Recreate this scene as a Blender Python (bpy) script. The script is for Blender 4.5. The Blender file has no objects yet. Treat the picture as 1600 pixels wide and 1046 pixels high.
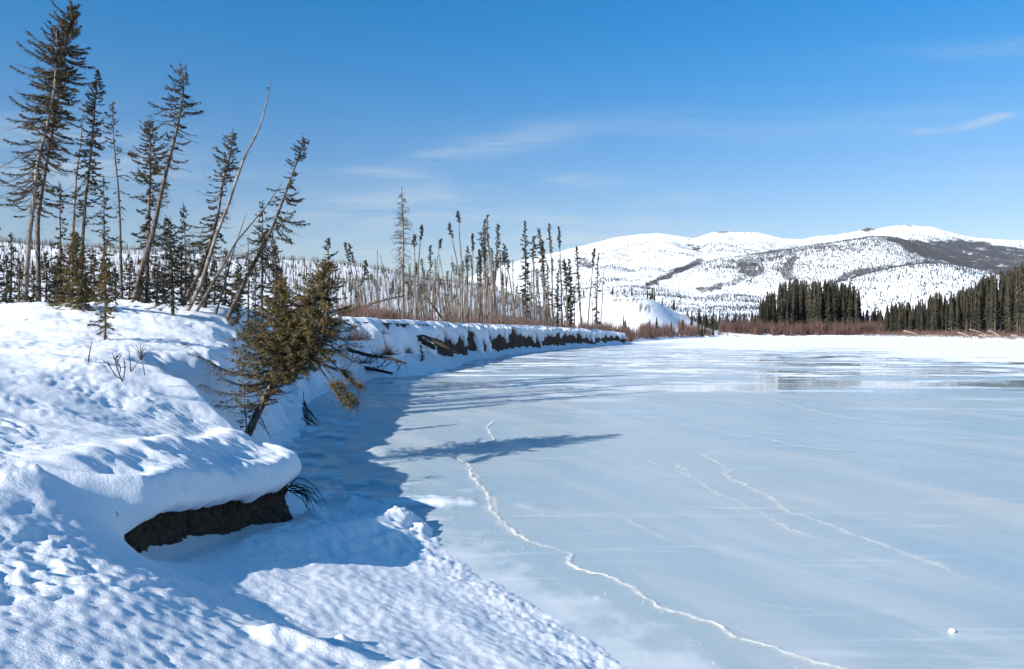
import bpy, math, random
import numpy as np
from mathutils import Vector
rad = math.radians
sc = bpy.context.scene
col = sc.collection
rng = np.random.default_rng(7)
random.seed(7)

# ------------------------------------------------------------------ camera, sky, sun, exposure
EYE = 3.5                 # metres above the ice
F, CX, HY = 1155.0, 800.0, 515.0      # focal length, centre and horizon of the photograph in its pixels
cam = bpy.data.cameras.new('camera'); cam.lens = 36.0*F/1600; cam.sensor_width = 36
cam.clip_start = .05; cam.clip_end = 30000
co = bpy.data.objects.new('camera', cam); col.objects.link(co)
co.location = (0, 0, EYE); co.rotation_euler = (rad(90)-math.atan(8/F), 0, 0)
sc.camera = co

SUN_EL, SUN_AZ = 26.0, 230.0
w = bpy.data.worlds.new('World'); sc.world = w; w.use_nodes = True
nt = w.node_tree; N = nt.nodes; Lk = nt.links
bg = N['Background']; bg.inputs['Strength'].default_value = .083
sky = N.new('ShaderNodeTexSky'); sky.sky_type = 'NISHITA'; sky.sun_disc = False
sky.sun_elevation = rad(SUN_EL); sky.sun_rotation = rad(SUN_AZ)
sky.altitude = 300; sky.air_density = 1.0; sky.dust_density = .3; sky.ozone_density = 3.0
def M(op, a, b=None, c=None, tree=None, clamp=False):
    t = tree or nt
    n = t.nodes.new('ShaderNodeMath'); n.operation = op; n.use_clamp = clamp
    for i, v in enumerate((a, b, c)):
        if v is None: continue
        if isinstance(v, (int, float)): n.inputs[i].default_value = v
        else: t.links.new(v, n.inputs[i])
    return n.outputs[0]
def mixc(t, f, a, b, mode='MIX'):
    n = t.nodes.new('ShaderNodeMix'); n.data_type = 'RGBA'; n.blend_type = mode
    for s, v in ((n.inputs[0], f), (n.inputs[6], a), (n.inputs[7], b)):
        if isinstance(v, (int, float)): s.default_value = v
        elif isinstance(v, tuple): s.default_value = (*v, 1)
        else: t.links.new(v, s)
    return n.outputs[2]
tc = N.new('ShaderNodeTexCoord'); sx = N.new('ShaderNodeSeparateXYZ'); Lk.new(tc.outputs['Generated'], sx.inputs[0])
dx, dy, dz = sx.outputs
tr = N.new('ShaderNodeMapRange'); tr.interpolation_type = 'SMOOTHSTEP'; tr.inputs[1].default_value = .05; tr.inputs[2].default_value = .42; Lk.new(dz, tr.inputs[0])
hue = mixc(nt, tr.outputs[0], (.95, .875, .87), (.12, .86, 1.23))
tint = mixc(nt, 1.0, sky.outputs[0], hue, 'MULTIPLY')
# thin cirrus: noise on a plane high above, stretched along the wind
zz = M('MAXIMUM', dz, .0); zz = M('ADD', zz, .06)
cb = N.new('ShaderNodeCombineXYZ'); Lk.new(M('DIVIDE', dx, zz), cb.inputs[0]); Lk.new(M('DIVIDE', dy, zz), cb.inputs[1])
def wnoise(vec, scale, detail, sxyz, loc=(0, 0, 0), dist=0.0, rough=.6):
    mp = N.new('ShaderNodeMapping'); mp.inputs['Scale'].default_value = sxyz; mp.inputs['Location'].default_value = loc
    Lk.new(vec, mp.inputs[0]); n = N.new('ShaderNodeTexNoise'); n.inputs['Scale'].default_value = scale
    n.inputs['Detail'].default_value = detail; n.inputs['Roughness'].default_value = rough; n.inputs['Distortion'].default_value = dist
    Lk.new(mp.outputs[0], n.inputs[0]); return n.outputs[0]
n1 = wnoise(cb.outputs[0], .9, 7, (.5, 1.5, 1), (3.1, .7, 0), .6)
n2 = wnoise(cb.outputs[0], .25, 3, (.7, 1, 1), (1.3, 5.7, 0))
def ramp(t, v, lo, hi):
    n = t.nodes.new('ShaderNodeMapRange'); n.interpolation_type = 'SMOOTHSTEP'
    n.inputs[1].default_value = lo; n.inputs[2].default_value = hi
    t.links.new(v, n.inputs[0]); return n.outputs[0]
cl = M('MULTIPLY', ramp(nt, n1, .47, .8), ramp(nt, n2, .42, .62))
low = ramp(nt, dz, .50, .10)
cl = M('MULTIPLY', cl, low)
cl = M('MULTIPLY', cl, .95)
# single wisps where the photograph has them (tangents of bearing and height)
dyc = M('MAXIMUM', dy, .02); A = M('DIVIDE', dx, dyc); E = M('DIVIDE', dz, dyc)
cb2 = N.new('ShaderNodeCombineXYZ'); Lk.new(A, cb2.inputs[0]); Lk.new(E, cb2.inputs[1])
nw = wnoise(cb2.outputs[0], 9, 6, (.55, 3.2, 1), (0, 0, 0), .8)
nw = ramp(nt, nw, .36, .72)
for px, py, wx, wy, sl, amp in ((800, 284, 120, 12, 0, .55), (1045, 314, 60, 9, -.08, .55), (1436, 207, 30, 5, -.05, .42),
        (1545, 188, 52, 7, -.28, .42), (560, 330, 220, 30, -.05, .42), (60, 235, 190, 55, .1, .5), (930, 344, 110, 8, 0, .5),
        (1530, 78, 190, 16, -.06, .22), (1050, 420, 900, 40, 0, .25), (780, 225, 150, 22, -.15, .28), (600, 270, 60, 8, .05, .3)):
    a = M('SUBTRACT', A, (px-CX)/F); e = M('SUBTRACT', E, (HY-py)/F)
    e = M('ADD', e, M('MULTIPLY', a, sl))
    a = M('DIVIDE', a, wx/F); e = M('DIVIDE', e, wy/F)
    q = M('ADD', M('MULTIPLY', a, a), M('MULTIPLY', e, e))
    g = M('MULTIPLY', M('MULTIPLY', M('POWER', 2.718, M('MULTIPLY', q, -1)), amp*1.45), M('GREATER_THAN', dy, .03))
    cl = M('ADD', cl, M('MULTIPLY', g, nw))
cl = M('MINIMUM', cl, .8)
skyc = mixc(nt, cl, tint, (4.6, 5.3, 6.0))
Lk.new(skyc, bg.inputs['Color'])

sl = bpy.data.lights.new('sun', 'SUN'); sl.energy = 5.0; sl.angle = rad(.53); sl.color = (1, .955, .88)
so = bpy.data.objects.new('sun', sl); col.objects.link(so)
ld = Vector((-math.sin(rad(SUN_AZ))*math.cos(rad(SUN_EL)), -math.cos(rad(SUN_AZ))*math.cos(rad(SUN_EL)), -math.sin(rad(SUN_EL))))
so.rotation_euler = ld.to_track_quat('-Z', 'Y').to_euler(); so.location = (-30, -30, 40)
vs = sc.view_settings; vs.view_transform = 'Standard'; vs.look = 'None'; vs.exposure = .72; vs.gamma = 1; vs.use_curve_mapping = False
sc.cycles.max_bounces = 6; sc.cycles.diffuse_bounces = 3; sc.cycles.glossy_bounces = 3; sc.cycles.transparent_max_bounces = 8
sc.cycles.use_denoising = True

# ------------------------------------------------------------------ numbers
def hash2(ix, iy, seed):
    h = (ix.astype(np.int64)*374761393 + iy.astype(np.int64)*668265263 + seed*1442695041) & 0xffffffff
    h = ((h ^ (h >> 13))*1274126177) & 0xffffffff
    h = ((h ^ (h >> 16))*2246822519) & 0xffffffff
    return ((h ^ (h >> 15)) & 0xffffff)/float(0xffffff)
def vnoise(x, y, seed=0):
    x = np.asarray(x, float); y = np.asarray(y, float)
    ix = np.floor(x); iy = np.floor(y); fx = x-ix; fy = y-iy
    def g(a, b):
        an = hash2(ix+a, iy+b, seed)*6.2831853
        return np.cos(an)*(fx-a)+np.sin(an)*(fy-b)
    ux = fx*fx*fx*(fx*(fx*6-15)+10); uy = fy*fy*fy*(fy*(fy*6-15)+10)
    a = g(0, 0)*(1-ux)+g(1, 0)*ux; b = g(0, 1)*(1-ux)+g(1, 1)*ux
    return (a*(1-uy)+b*uy)*1.5
def fbm(x, y, seed=0, octv=4, gain=.5):
    s = 0; a = 1.0; k = 1.0
    for i in range(octv):
        s = s+a*vnoise(x*k+i*17.3, y*k-i*9.1, seed+i); a *= gain; k *= 2.03
    return s
def sst(a, b, x):
    t = np.clip((x-a)/(b-a), 0, 1); return t*t*(3-2*t)
def P(px, py, D): return np.array(((px-CX)/F*D, D, EYE+(HY-py)/F*D))

def seg_dist(x, y, pts, closed=False):
    """distance to a polyline, its side (positive on the left of travel) and the parameter of the nearest point"""
    best = np.full(x.shape, 1e9); side = np.zeros(x.shape); par = np.zeros(x.shape)
    n = len(pts)
    for i in range(n if closed else n-1):
        ax, ay = pts[i]; bx, by = pts[(i+1) % n]
        ex, ey = bx-ax, by-ay; l2 = ex*ex+ey*ey
        t = np.clip(((x-ax)*ex+(y-ay)*ey)/l2, 0, 1)
        qx = x-(ax+t*ex); qy = y-(ay+t*ey); d = qx*qx+qy*qy
        m = d < best-1e-12
        best = np.where(m, d, best); par = np.where(m, i+t, par)
        side = np.where(m, ex*(y-ay)-ey*(x-ax), side)
    return np.sqrt(best), side, par
def inside(x, y, pts):
    c = np.zeros(x.shape, bool); n = len(pts)
    for i in range(n):
        ax, ay = pts[i]; bx, by = pts[(i+1) % n]
        if ay == by: continue
        m = ((ay > y) != (by > y)) & (x < (bx-ax)*(y-ay)/(by-ay)+ax); c ^= m
    return c
def smooth_poly(pts, n=4):
    pts = [np.array(p, float) for p in pts]; out = []
    for i in range(len(pts)-1):
        p0 = pts[max(i-1, 0)]; p1 = pts[i]; p2 = pts[i+1]; p3 = pts[min(i+2, len(pts)-1)]
        for k in range(n):
            t = k/n
            out.append(.5*((2*p1)+(-p0+p2)*t+(2*p0-5*p1+4*p2-p3)*t*t+(-p0+3*p1-3*p2+p3)*t**3))
    out.append(pts[-1]); return [tuple(p) for p in out]

# ------------------------------------------------------------------ the lie of the land
FOOT_L = [(12, -14), (6.5, -2), (4.3, 3), (2.5, 5.5), (1.2, 7.6), (.74, 8.5), (0, 9.86), (-1, 11.5), (-1.8, 13.0), (-2.5, 13.9), (-3.3, 14.3),
          (-4.1, 15.2), (-5.2, 16.8), (-5.9, 19.0), (-6.4, 21.3), (-6.9, 24), (-7.6, 27.5), (-9.2, 33), (-10.2, 40), (-10.3, 47), (-9.6, 54), (-8.4, 62),
          (-6.8, 72), (-5.4, 86), (-3, 97), (1.5, 112), (11.5, 140), (25, 171), (29, 177), (31, 188), (34, 204), (60, 270), (96, 345)]
FOOT_R = [(130, 352), (162, 345), (158, 270), (143, 205), (152, 150), (165, 60), (175, -60), (170, -300), (30, -300), (14, -40)]
RIVER = smooth_poly(FOOT_L, 4)+FOOT_R
CREST = smooth_poly([(2, -14), (-.8, -5), (-2.6, -1), (-3.5, 2.5), (-4.2, 5.5), (-4.35, 7.4), (-4.4, 9), (-4.4, 11), (-4.35, 12.4), (-4.9, 13.6),
         (-6.1, 14.9), (-7.4, 16.4), (-7.9, 18.2), (-7.8, 20.3), (-8.2, 22.5), (-9.3, 25.5), (-10.8, 30), (-12, 38), (-12.4, 46), (-12, 54), (-10.6, 62),
         (-8.8, 72), (-7.0, 86), (-4.6, 97), (-.2, 112), (9.6, 140), (22.5, 168), (25.5, 174), (25, 184), (24, 204), (50, 275), (90, 352), (130, 362)], 4)
CREST_W = {0: 8.0, 3: 8.0, 4: 6.5, 4.6: 3.6, 5: 1.5, 5.4: .6, 6: .45, 7: .45, 8: .5, 9: .9, 10: 1.6, 11: 2.3, 12: 2.3, 13: 1.9, 14: 2.0, 15: 2.2, 16: 2.6, 19: 2.4, 21: 1.2, 32: 1.2, 40: 2}
UP = np.array([(-1, -8, 2.2), (-3, -4, 2.1), (-2.6, 2.5, 1.75), (-5, 5, 2.1), (-3.6, 5.5, 1.85), (-5.0, 7.4, 2.15), (-7.5, 6, 2.65), (-7.2, 9.0, 2.6), (-5.2, 9, 2.12), (-5.2, 11, 1.88), (-4.9, 12.6, 1.55),
    (-7.5, 13, 2.66), (-5.8, 14, 2.2), (-7.6, 17, 2.8), (-6.8, 20.5, 2.5), (-8.6, 25, 3.1), (-10.9, 20, 3.3), (-11, 24.5, 3.85), (-13, 15, 3.1),
    (-17, 18, 3.5), (-20, 30, 4.5), (-10.5, 30, 4.2), (-14, 38, 4.5), (-14, 55, 4.4), (-30, 45, 5.2), (-12, 66, 4.3), (-9, 80, 4.2), (-1, 115, 4.1), (-20, 100, 4.8),
    (10, 142, 3.7), (22, 170, 2.9), (20, 200, 2.2), (0, 200, 4), (-60, 60, 6.2), (-50, 130, 6.5), (-60, 0, 5), (-30, -20, 3.6), (-10, -12, 2.6), (-12, 3, 3.1), (-25, 8, 3.9),
    (50, 285, 1.3), (90, 360, 1.1), (0, 300, 3.5), (150, 300, 1.0), (200, 100, 2), (200, 500, 1.5), (0, 700, 3), (-200, 300, 8), (300, 300, 2)])
def _tps(px, py, pts):
    def k(r2): return .5*r2*np.log(r2+1e-9)
    X, Y, Z = pts.T; X = X/50; Y = Y/50; n = len(X)
    K = k((X[:, None]-X)**2+(Y[:, None]-Y)**2)+np.eye(n)*2e-5
    Q = np.column_stack((np.ones(n), X, Y)); Amat = np.block([[K, Q], [Q.T, np.zeros((3, 3))]])
    w_ = np.linalg.solve(Amat, np.concatenate((Z, np.zeros(3))))
    px = px/50; py = py/50; r = w_[n]+w_[n+1]*px+w_[n+2]*py
    for i in range(n): r = r+w_[i]*k((px-X[i])**2+(py-Y[i])**2)
    return r
HILL = np.array([(-900, 360), (-300, 368), (0, 378), (130, 384), (300, 392), (480, 402), (560, 406), (620, 420), (680, 430), (740, 436), (800, 450), (850, 474), (900, 505), (930, 520)], float)
BLUFF = np.array([(840, 520), (880, 484), (905, 465), (930, 457), (965, 454), (1000, 457), (1030, 466), (1060, 479), (1090, 496), (1120, 511), (1135, 520)], float)
def soften(tab, sig):
    xs = np.arange(tab[0, 0]-4*sig, tab[-1, 0]+4*sig, sig/4); v = np.interp(xs, tab[:, 0], tab[:, 1])
    kr = np.exp(-.5*(np.arange(-16, 17)/4.0)**2); kr /= kr.sum(); v2 = np.convolve(np.pad(v, 16, 'edge'), kr, 'valid')
    return np.stack((xs, v2), -1)
HILL[:, 1] += 9; HILL = soften(HILL, 28); BLUFF = soften(BLUFF, 6)
def tan_to_el(x, y): return x/np.maximum(y, 1e-3)*F+CX
def hill_z(x, y):
    px = np.where(y > 1, tan_to_el(x, y), -900); r = np.where(y > 1, y, np.hypot(x, y)*.7)
    px = np.clip(px, -900, 1000)
    el = (HY-np.interp(px, HILL[:, 0], HILL[:, 1]))/F
    R = 620.0; t = np.clip((r-110)/(R-110), 0, 1.8)
    g = np.where(t < 1, t**1.25, 1-(t-1)*1.2)
    z = (el*R)*g*(1+.10*fbm(x/90, y/90, 51, 3)*np.clip(1-np.abs(t-.6)/.5, 0, 1))
    px2 = np.where(y > 1, tan_to_el(x, y), 0)
    el2 = (HY-np.interp(px2, BLUFF[:, 0], BLUFF[:, 1]))/F
    yc_ = np.clip(362-(px2-1000)*.12, 335, 385); u = (y-yc_)/50.0; g2 = np.where(u < 0, np.clip(1-(u/1.0)**2, 0, 1)**.8, np.exp(-(u/2.0)**2))
    b = np.clip(el2, 0, 1)*yc_*g2*(y > 150)*(1+.06*fbm(x/9, y/9, 52, 3)*(1-g2))
    return np.maximum(z, 0)+np.where(np.isfinite(b), b, 0)
_cw_k = sorted(CREST_W); _cw_v = [CREST_W[k] for k in _cw_k]
HOLE0, HOLE1 = 7.5, 12.65
def lip_k(y): return sst(HOLE0-.05, HOLE0+.35, y)*sst(HOLE1+.5, HOLE1, y)
def land(x, y, detail=True, lump=True):
    x = np.asarray(x, float); y = np.asarray(y, float)
    d, _, _ = seg_dist(x, y, RIVER, True); df = np.where(inside(x, y, RIVER), -d, d)
    dc, side, par = seg_dist(x, y, CREST); dl = np.where(side > 0, dc, -dc)
    if lump: dl = dl-.5*lip_k(y)          # under the separate snow lip the ground steps back
    par = par/4
    up = _tps(x, y, UP)
    up = np.maximum(up, .9+.25*sst(100, 200, y))
    up = up+.10*fbm(x/3.1, y/3.1, 3, 3)*sst(1, 7, dl+2)+.05*fbm(x/1.2, y/1.2, 5, 3)
    slope = np.interp(y, (0, 7, 10, 14, 16, 30, 60), (.27, .27, .225, .19, .3, .35, .3))
    lowz = np.where(df > 0, np.minimum(slope*df, 2.4), df*.35)
    lowz = lowz*np.where(df > 0, 1-np.exp(-df/.12)*.0, 1)+sst(.2, 1.5, df)*.04*fbm(x/1.3, y/1.3, 9, 3)
    wd = np.interp(par, _cw_k, _cw_v)
    lowz = lowz+(.017*fbm(x/.13, y/.13, 38, 3, .65)+.035*fbm(x/.7, y/.7, 37, 2))*sst(-.5, .1, df)*sst(1.3, .3, df)*(y < 40)
    lowz = lowz-.13*sst(7.4, 8.2, y)*sst(13.2, 12, y)*np.exp(-((dl+.45+(.5*lip_k(y) if lump else 0))/.38)**2)
    far_side = sst(96, 150, x)*(y > 100)
    dl = np.where(df > 25, np.abs(dl), dl)
    m = sst(-.62, .38, dl/wd+(.12+.4*sst(13.4, 15, y))*fbm(x/1.4, y/1.4, 11, 3)/np.maximum(wd, .6))
    m = m*(1-far_side)
    z = lowz*(1-m)+np.maximum(up, lowz*.0)*m
    z = np.where(far_side > 0, z*(1-far_side)+far_side*np.where(df > 0, 1.1*(1-np.exp(-df/5.0))+.25*fbm(x/7, y/7, 31, 3)*sst(0, 8, df), df*.3), z)
    z = z+hill_z(x, y)*sst(5, 30, df)
    for (ax, ay, bx, by, hh, ww) in ((-3.05, 14.2, -1.75, 12.9, .34, .16), (-3.5, 12.9, -3.15, 12.7, .14, .12), (-1.95, 12.7, -3.1, 10.0, .34, .55), (-1.9, 5.95, -1.1, 5.9, .12, .13), (-.75, 5.95, -.3, 6.0, .15, .15), (-1.45, 6.3, -1.35, 6.35, .1, .08)):
        t_ = np.clip(((x-ax)*(bx-ax)+(y-ay)*(by-ay))/((bx-ax)**2+(by-ay)**2), 0, 1); q_ = np.hypot(x-ax-t_*(bx-ax), y-ay-t_*(by-ay))
        z = z+hh*(1-.75*t_)*np.exp(-(q_/(ww*(1+.5*vnoise(x*5, y*5, 39))))**1.4)
    if detail:
        r = np.hypot(x, y); a = 1-sst(20, 80, r)*.6
        shade = np.exp(-((dl+.3)/1.1)**2)*sst(5.8, 7.6, y)       # wind-packed smooth face along the crest
        smooth = (1-.85*shade)*sst(-.1, 1.2, df)
        fore = .14+.86*np.maximum(sst(3.4, 4.5, df+.5*vnoise(x*1.1, y*1.1, 34)), sst(-.8, .6, dl))        # the fore drift is finer grained
        wx = x+.12*vnoise(x*2, y*2, 21); wy = y+.12*vnoise(x*2+9, y*2, 22)
        u = (wx*.80+wy*.6)*1.25; v = (-wx*.6+wy*.80)*1.2
        n = vnoise(u*3.2, v*5.4, 23)*.45+vnoise(u*6.5, v*10.0, 24)*.5+vnoise(u*15, v*21, 25)*.16
        dent = -np.maximum(vnoise(u*2.3, v*3.8, 26)-.12, 0)**1.0*1.1
        patch = .22+1.05*sst(-.3, .4, vnoise(x*.6, y*.6, 27))
        z = z+.038*(n+dent)*smooth*fore*a*patch
        # wind ledges: low scarps following the slope
        q = (v*.7+.35*vnoise(x*.35, y*.35, 28)+.1*vnoise(x*1.5, y*1.5, 30)); ph = q/1.9-np.floor(q/1.9)
        saw = np.where(ph > .08, (1-ph)/.92, ph/.08)
        z = z+.10*(saw-.5)*smooth*sst(.3, 2.2, dl)*sst(-.1, .35, vnoise(x*.22, y*.3, 29))
        z = z+.012*vnoise(x*9, y*12, 33)*sst(0, .6, df)*(1-shade)
    return z, df, dl

def mesh(name, V, Fc, mat=None, smooth=False, attrs=None, parent=None, link=True, per_loop=None):
    V = np.asarray(V, np.float32); Fc = np.asarray(Fc, np.int32)
    me = bpy.data.meshes.new(name); me.vertices.add(len(V)); me.vertices.foreach_set('co', V.ravel())
    k = Fc.shape[1]; me.loops.add(Fc.size); me.loops.foreach_set('vertex_index', Fc.ravel())
    me.polygons.add(len(Fc)); me.polygons.foreach_set('loop_start', np.arange(0, Fc.size, k, dtype=np.int32))
    me.polygons.foreach_set('loop_total', np.full(len(Fc), k, np.int32))
    if smooth: me.polygons.foreach_set('use_smooth', np.ones(len(Fc), bool))
    me.update(calc_edges=True)
    for an, av in (attrs or {}).items():
        a = me.attributes.new(an, 'FLOAT', 'POINT'); a.data.foreach_set('value', np.asarray(av, np.float32).ravel())
    if mat: me.materials.append(mat)
    if not link: return me
    o = bpy.data.objects.new(name, me); col.objects.link(o)
    if parent is not None: o.parent = parent
    return o
def grid_faces(nr, nc):
    i = np.arange(nr*nc).reshape(nr, nc)
    return np.stack((i[:-1, :-1], i[:-1, 1:], i[1:, 1:], i[1:, :-1]), -1).reshape(-1, 4)
def prune(V, Fc, keep, attrs=None):
    Fc = Fc[keep]; used = np.zeros(len(V), bool); used[Fc.ravel()] = True
    idx = np.cumsum(used)-1; at = {k: np.asarray(v).ravel()[used] for k, v in (attrs or {}).items()}
    return V[used], idx[Fc], at
def tag(o, label=None, cat=None, group=None, kind=None):
    if label: o['label'] = label
    if cat: o['category'] = cat
    if group: o['group'] = group
    if kind: o['kind'] = kind
    return o
def empty(name, loc=(0, 0, 0)):
    o = bpy.data.objects.new(name, None); o.location = loc; o.empty_display_size = .3; col.objects.link(o); return o

# ------------------------------------------------------------------ materials
def newmat(name):
    m = bpy.data.materials.new(name); m.use_nodes = True; t = m.node_tree
    return m, t, t.nodes['Principled BSDF']
def tnoise(t, scale, detail=4, sxyz=(1, 1, 1), rough=.55, dist=0.0, coord='Object', loc=(0, 0, 0), turn=None):
    c = t.nodes.new('ShaderNodeTexCoord'); mp = t.nodes.new('ShaderNodeMapping'); src = c.outputs[coord]
    if turn is not None:
        vr = t.nodes.new('ShaderNodeVectorRotate'); vr.rotation_type = 'Z_AXIS'; vr.inputs['Angle'].default_value = rad(turn); t.links.new(src, vr.inputs['Vector']); src = vr.outputs[0]
    mp.inputs['Scale'].default_value = sxyz; mp.inputs['Location'].default_value = loc
    t.links.new(src, mp.inputs[0]); n = t.nodes.new('ShaderNodeTexNoise')
    n.inputs['Scale'].default_value = scale; n.inputs['Detail'].default_value = detail
    n.inputs['Roughness'].default_value = rough; n.inputs['Distortion'].default_value = dist
    t.links.new(mp.outputs[0], n.inputs[0]); return n.outputs[0]
def attr(t, name):
    a = t.nodes.new('ShaderNodeAttribute'); a.attribute_name = name; return a.outputs['Fac']
def bump(t, h, strength, dist, prev=None):
    b = t.nodes.new('ShaderNodeBump'); b.inputs['Strength'].default_value = strength; b.inputs['Distance'].default_value = dist
    t.links.new(h, b.inputs['Height'])
    if prev is not None: t.links.new(prev, b.inputs['Normal'])
    return b.outputs[0]
def mat_snow(name='snow', far=False, forest=False):
    m, t, b = newmat(name)
    n = tnoise(t, .8, 4)
    c = mixc(t, ramp(t, n, .3, .7), (.84, .86, .89), (.90, .91, .92))
    if not far:
        nm = bump(t, tnoise(t, 26, 5, (1, 1.5, 1), .65), .6, .02)
        nm = bump(t, tnoise(t, 160, 3, rough=.7), .45, .004, nm)
        t.links.new(nm, b.inputs['Normal'])
        b.inputs['Roughness'].default_value = .55; b.inputs['Specular IOR Level'].default_value = .35
    else:
        b.inputs['Roughness'].default_value = .8; b.inputs['Specular IOR Level'].default_value = .1
        g = tnoise(t, .9 if not forest else .03, 6, (1, 1, 1), .7)
        c = mixc(t, M('MULTIPLY', ramp(t, g, .52, .66), .30, tree=t), c, (.36, .33, .32))
        if forest:
            c = mixc(t, attr(t, 'wood'), c, (.020, .024, .034))
            c = mixc(t, attr(t, 'rock'), c, (.12, .11, .11))
    if not forest:
        c = mixc(t, attr(t, 'soil'), c, (.07, .05, .035))
    t.links.new(c, b.inputs['Base Color'])
    return m
SNOW = mat_snow(); SNOWFAR = mat_snow('far_snow', True, True)
def mat_soil():
    m, t, b = newmat('soil')
    n = tnoise(t, 9, 7, (1, 1, 2.2), .7); n2 = tnoise(t, 55, 4, rough=.7)
    c = mixc(t, ramp(t, n, .35, .7), (.028, .017, .011), (.16, .10, .060))
    c = mixc(t, ramp(t, n2, .55, .75), c, (.16, .12, .085))
    t.links.new(c, b.inputs['Base Color']); b.inputs['Roughness'].default_value = .95
    t.links.new(bump(t, n2, .9, .03, bump(t, n, 1, .08)), b.inputs['Normal']); return m
SOIL = mat_soil()
def mat_plain(name, a, c, scale=8, rough=.9, sxyz=(1, 1, 1), bmp=0, hi=.65):
    m, t, b = newmat(name); n = tnoise(t, scale, 5, sxyz, .65)
    t.links.new(mixc(t, ramp(t, n, .35, hi), a, c), b.inputs['Base Color']); b.inputs['Roughness'].default_value = rough
    b.inputs['Specular IOR Level'].default_value = .25
    if bmp: t.links.new(bump(t, n, .8, bmp), b.inputs['Normal'])
    return m
BARK = mat_plain('spruce_bark', (.035, .027, .022), (.20, .16, .13), 14, .9, (1, 1, .35), .01)
BARKPALE = mat_plain('weathered_bark', (.09, .075, .062), (.32, .28, .245), 9, .9, (1, 1, .3), .01)
BARKGREY = mat_plain('grey_bark', (.06, .049, .042), (.20, .165, .14), 3, .9, (1, 1, .3))
TWIG = mat_plain('bare_twig', (.04, .032, .027), (.13, .10, .08), 6)
TWIGGREY = mat_plain('grey_twig', (.075, .062, .052), (.17, .14, .12), 3)
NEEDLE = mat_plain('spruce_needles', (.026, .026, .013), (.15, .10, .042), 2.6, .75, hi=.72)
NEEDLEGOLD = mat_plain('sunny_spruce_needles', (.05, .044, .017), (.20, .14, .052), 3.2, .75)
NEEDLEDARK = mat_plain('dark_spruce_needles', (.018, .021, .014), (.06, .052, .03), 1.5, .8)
NEEDLEFAR = mat_plain('far_spruce_needles', (.018, .022, .014), (.062, .050, .030), .35, .85)
WILLOW = mat_plain('willow_twigs', (.075, .045, .036), (.19, .115, .09), .5)
WILLOWRED = mat_plain('red_willow_twigs', (.065, .038, .032), (.15, .088, .072), .2)
DRIFT = mat_plain('driftwood', (.20, .15, .11), (.50, .42, .34), 4)
ROOT = mat_plain('dark_root', (.015, .011, .009), (.06, .042, .03), 14)
FARWOOD = mat_plain('far_wood', (.032, .034, .042), (.075, .074, .08), .02)

# ------------------------------------------------------------------ ground: one sheet, fine near the camera, coarse away
th = np.concatenate((np.arange(-180, -52, 4.0), np.arange(-52, -47, .5), np.arange(-47, 16, .135), np.arange(16, 50, .4), np.arange(50, 181, 5.0)))
th = rad(1)*th
rr = [.35]
while rr[-1] < 4200:
    r_ = rr[-1]; rr.append(r_*(1.035 if r_ < 3 else 1.0062 if r_ < 34 else 1.012 if r_ < 420 else 1.02 if r_ < 700 else 1.1))
rr = np.array(rr)
X = rr[:, None]*np.sin(th); Y = rr[:, None]*np.cos(th)
Z, DFg, DLg = land(X, Y)
V = np.stack((X, Y, Z), -1).reshape(-1, 3); Fc = grid_faces(*X.shape)
zf = Z.ravel()[Fc].max(1)
keep = zf > -.12
pxg, pyg = X/np.maximum(Y, 1)*F+CX, HY-(Z-EYE)/np.maximum(Y, 1)*F
soilg = sst(.12, .34, fbm(X/2.2, Z/1.2+Y/9, 171, 4))*np.exp(-((pxg-985)/42)**2-((pyg-466)/7)**2)*1.5+sst(.1, .3, fbm(X/1.6, Z/1, 172, 3))*np.exp(-((pxg-1005)/14)**2-((pyg-483)/6)**2)*1.5
soilg = np.clip(soilg, 0, 1)*(Y > 280)*(Y < 400)
V, Fc, at = prune(V, Fc, keep, {'soil': soilg})
ground = mesh('snowy_ground', V, Fc, SNOW, True, at); tag(ground, 'snow covered river bank and valley floor rising to the left', kind='structure')

def ground_z(x, y): return float(land(np.array([x]), np.array([y]), detail=True)[0][0])

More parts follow.
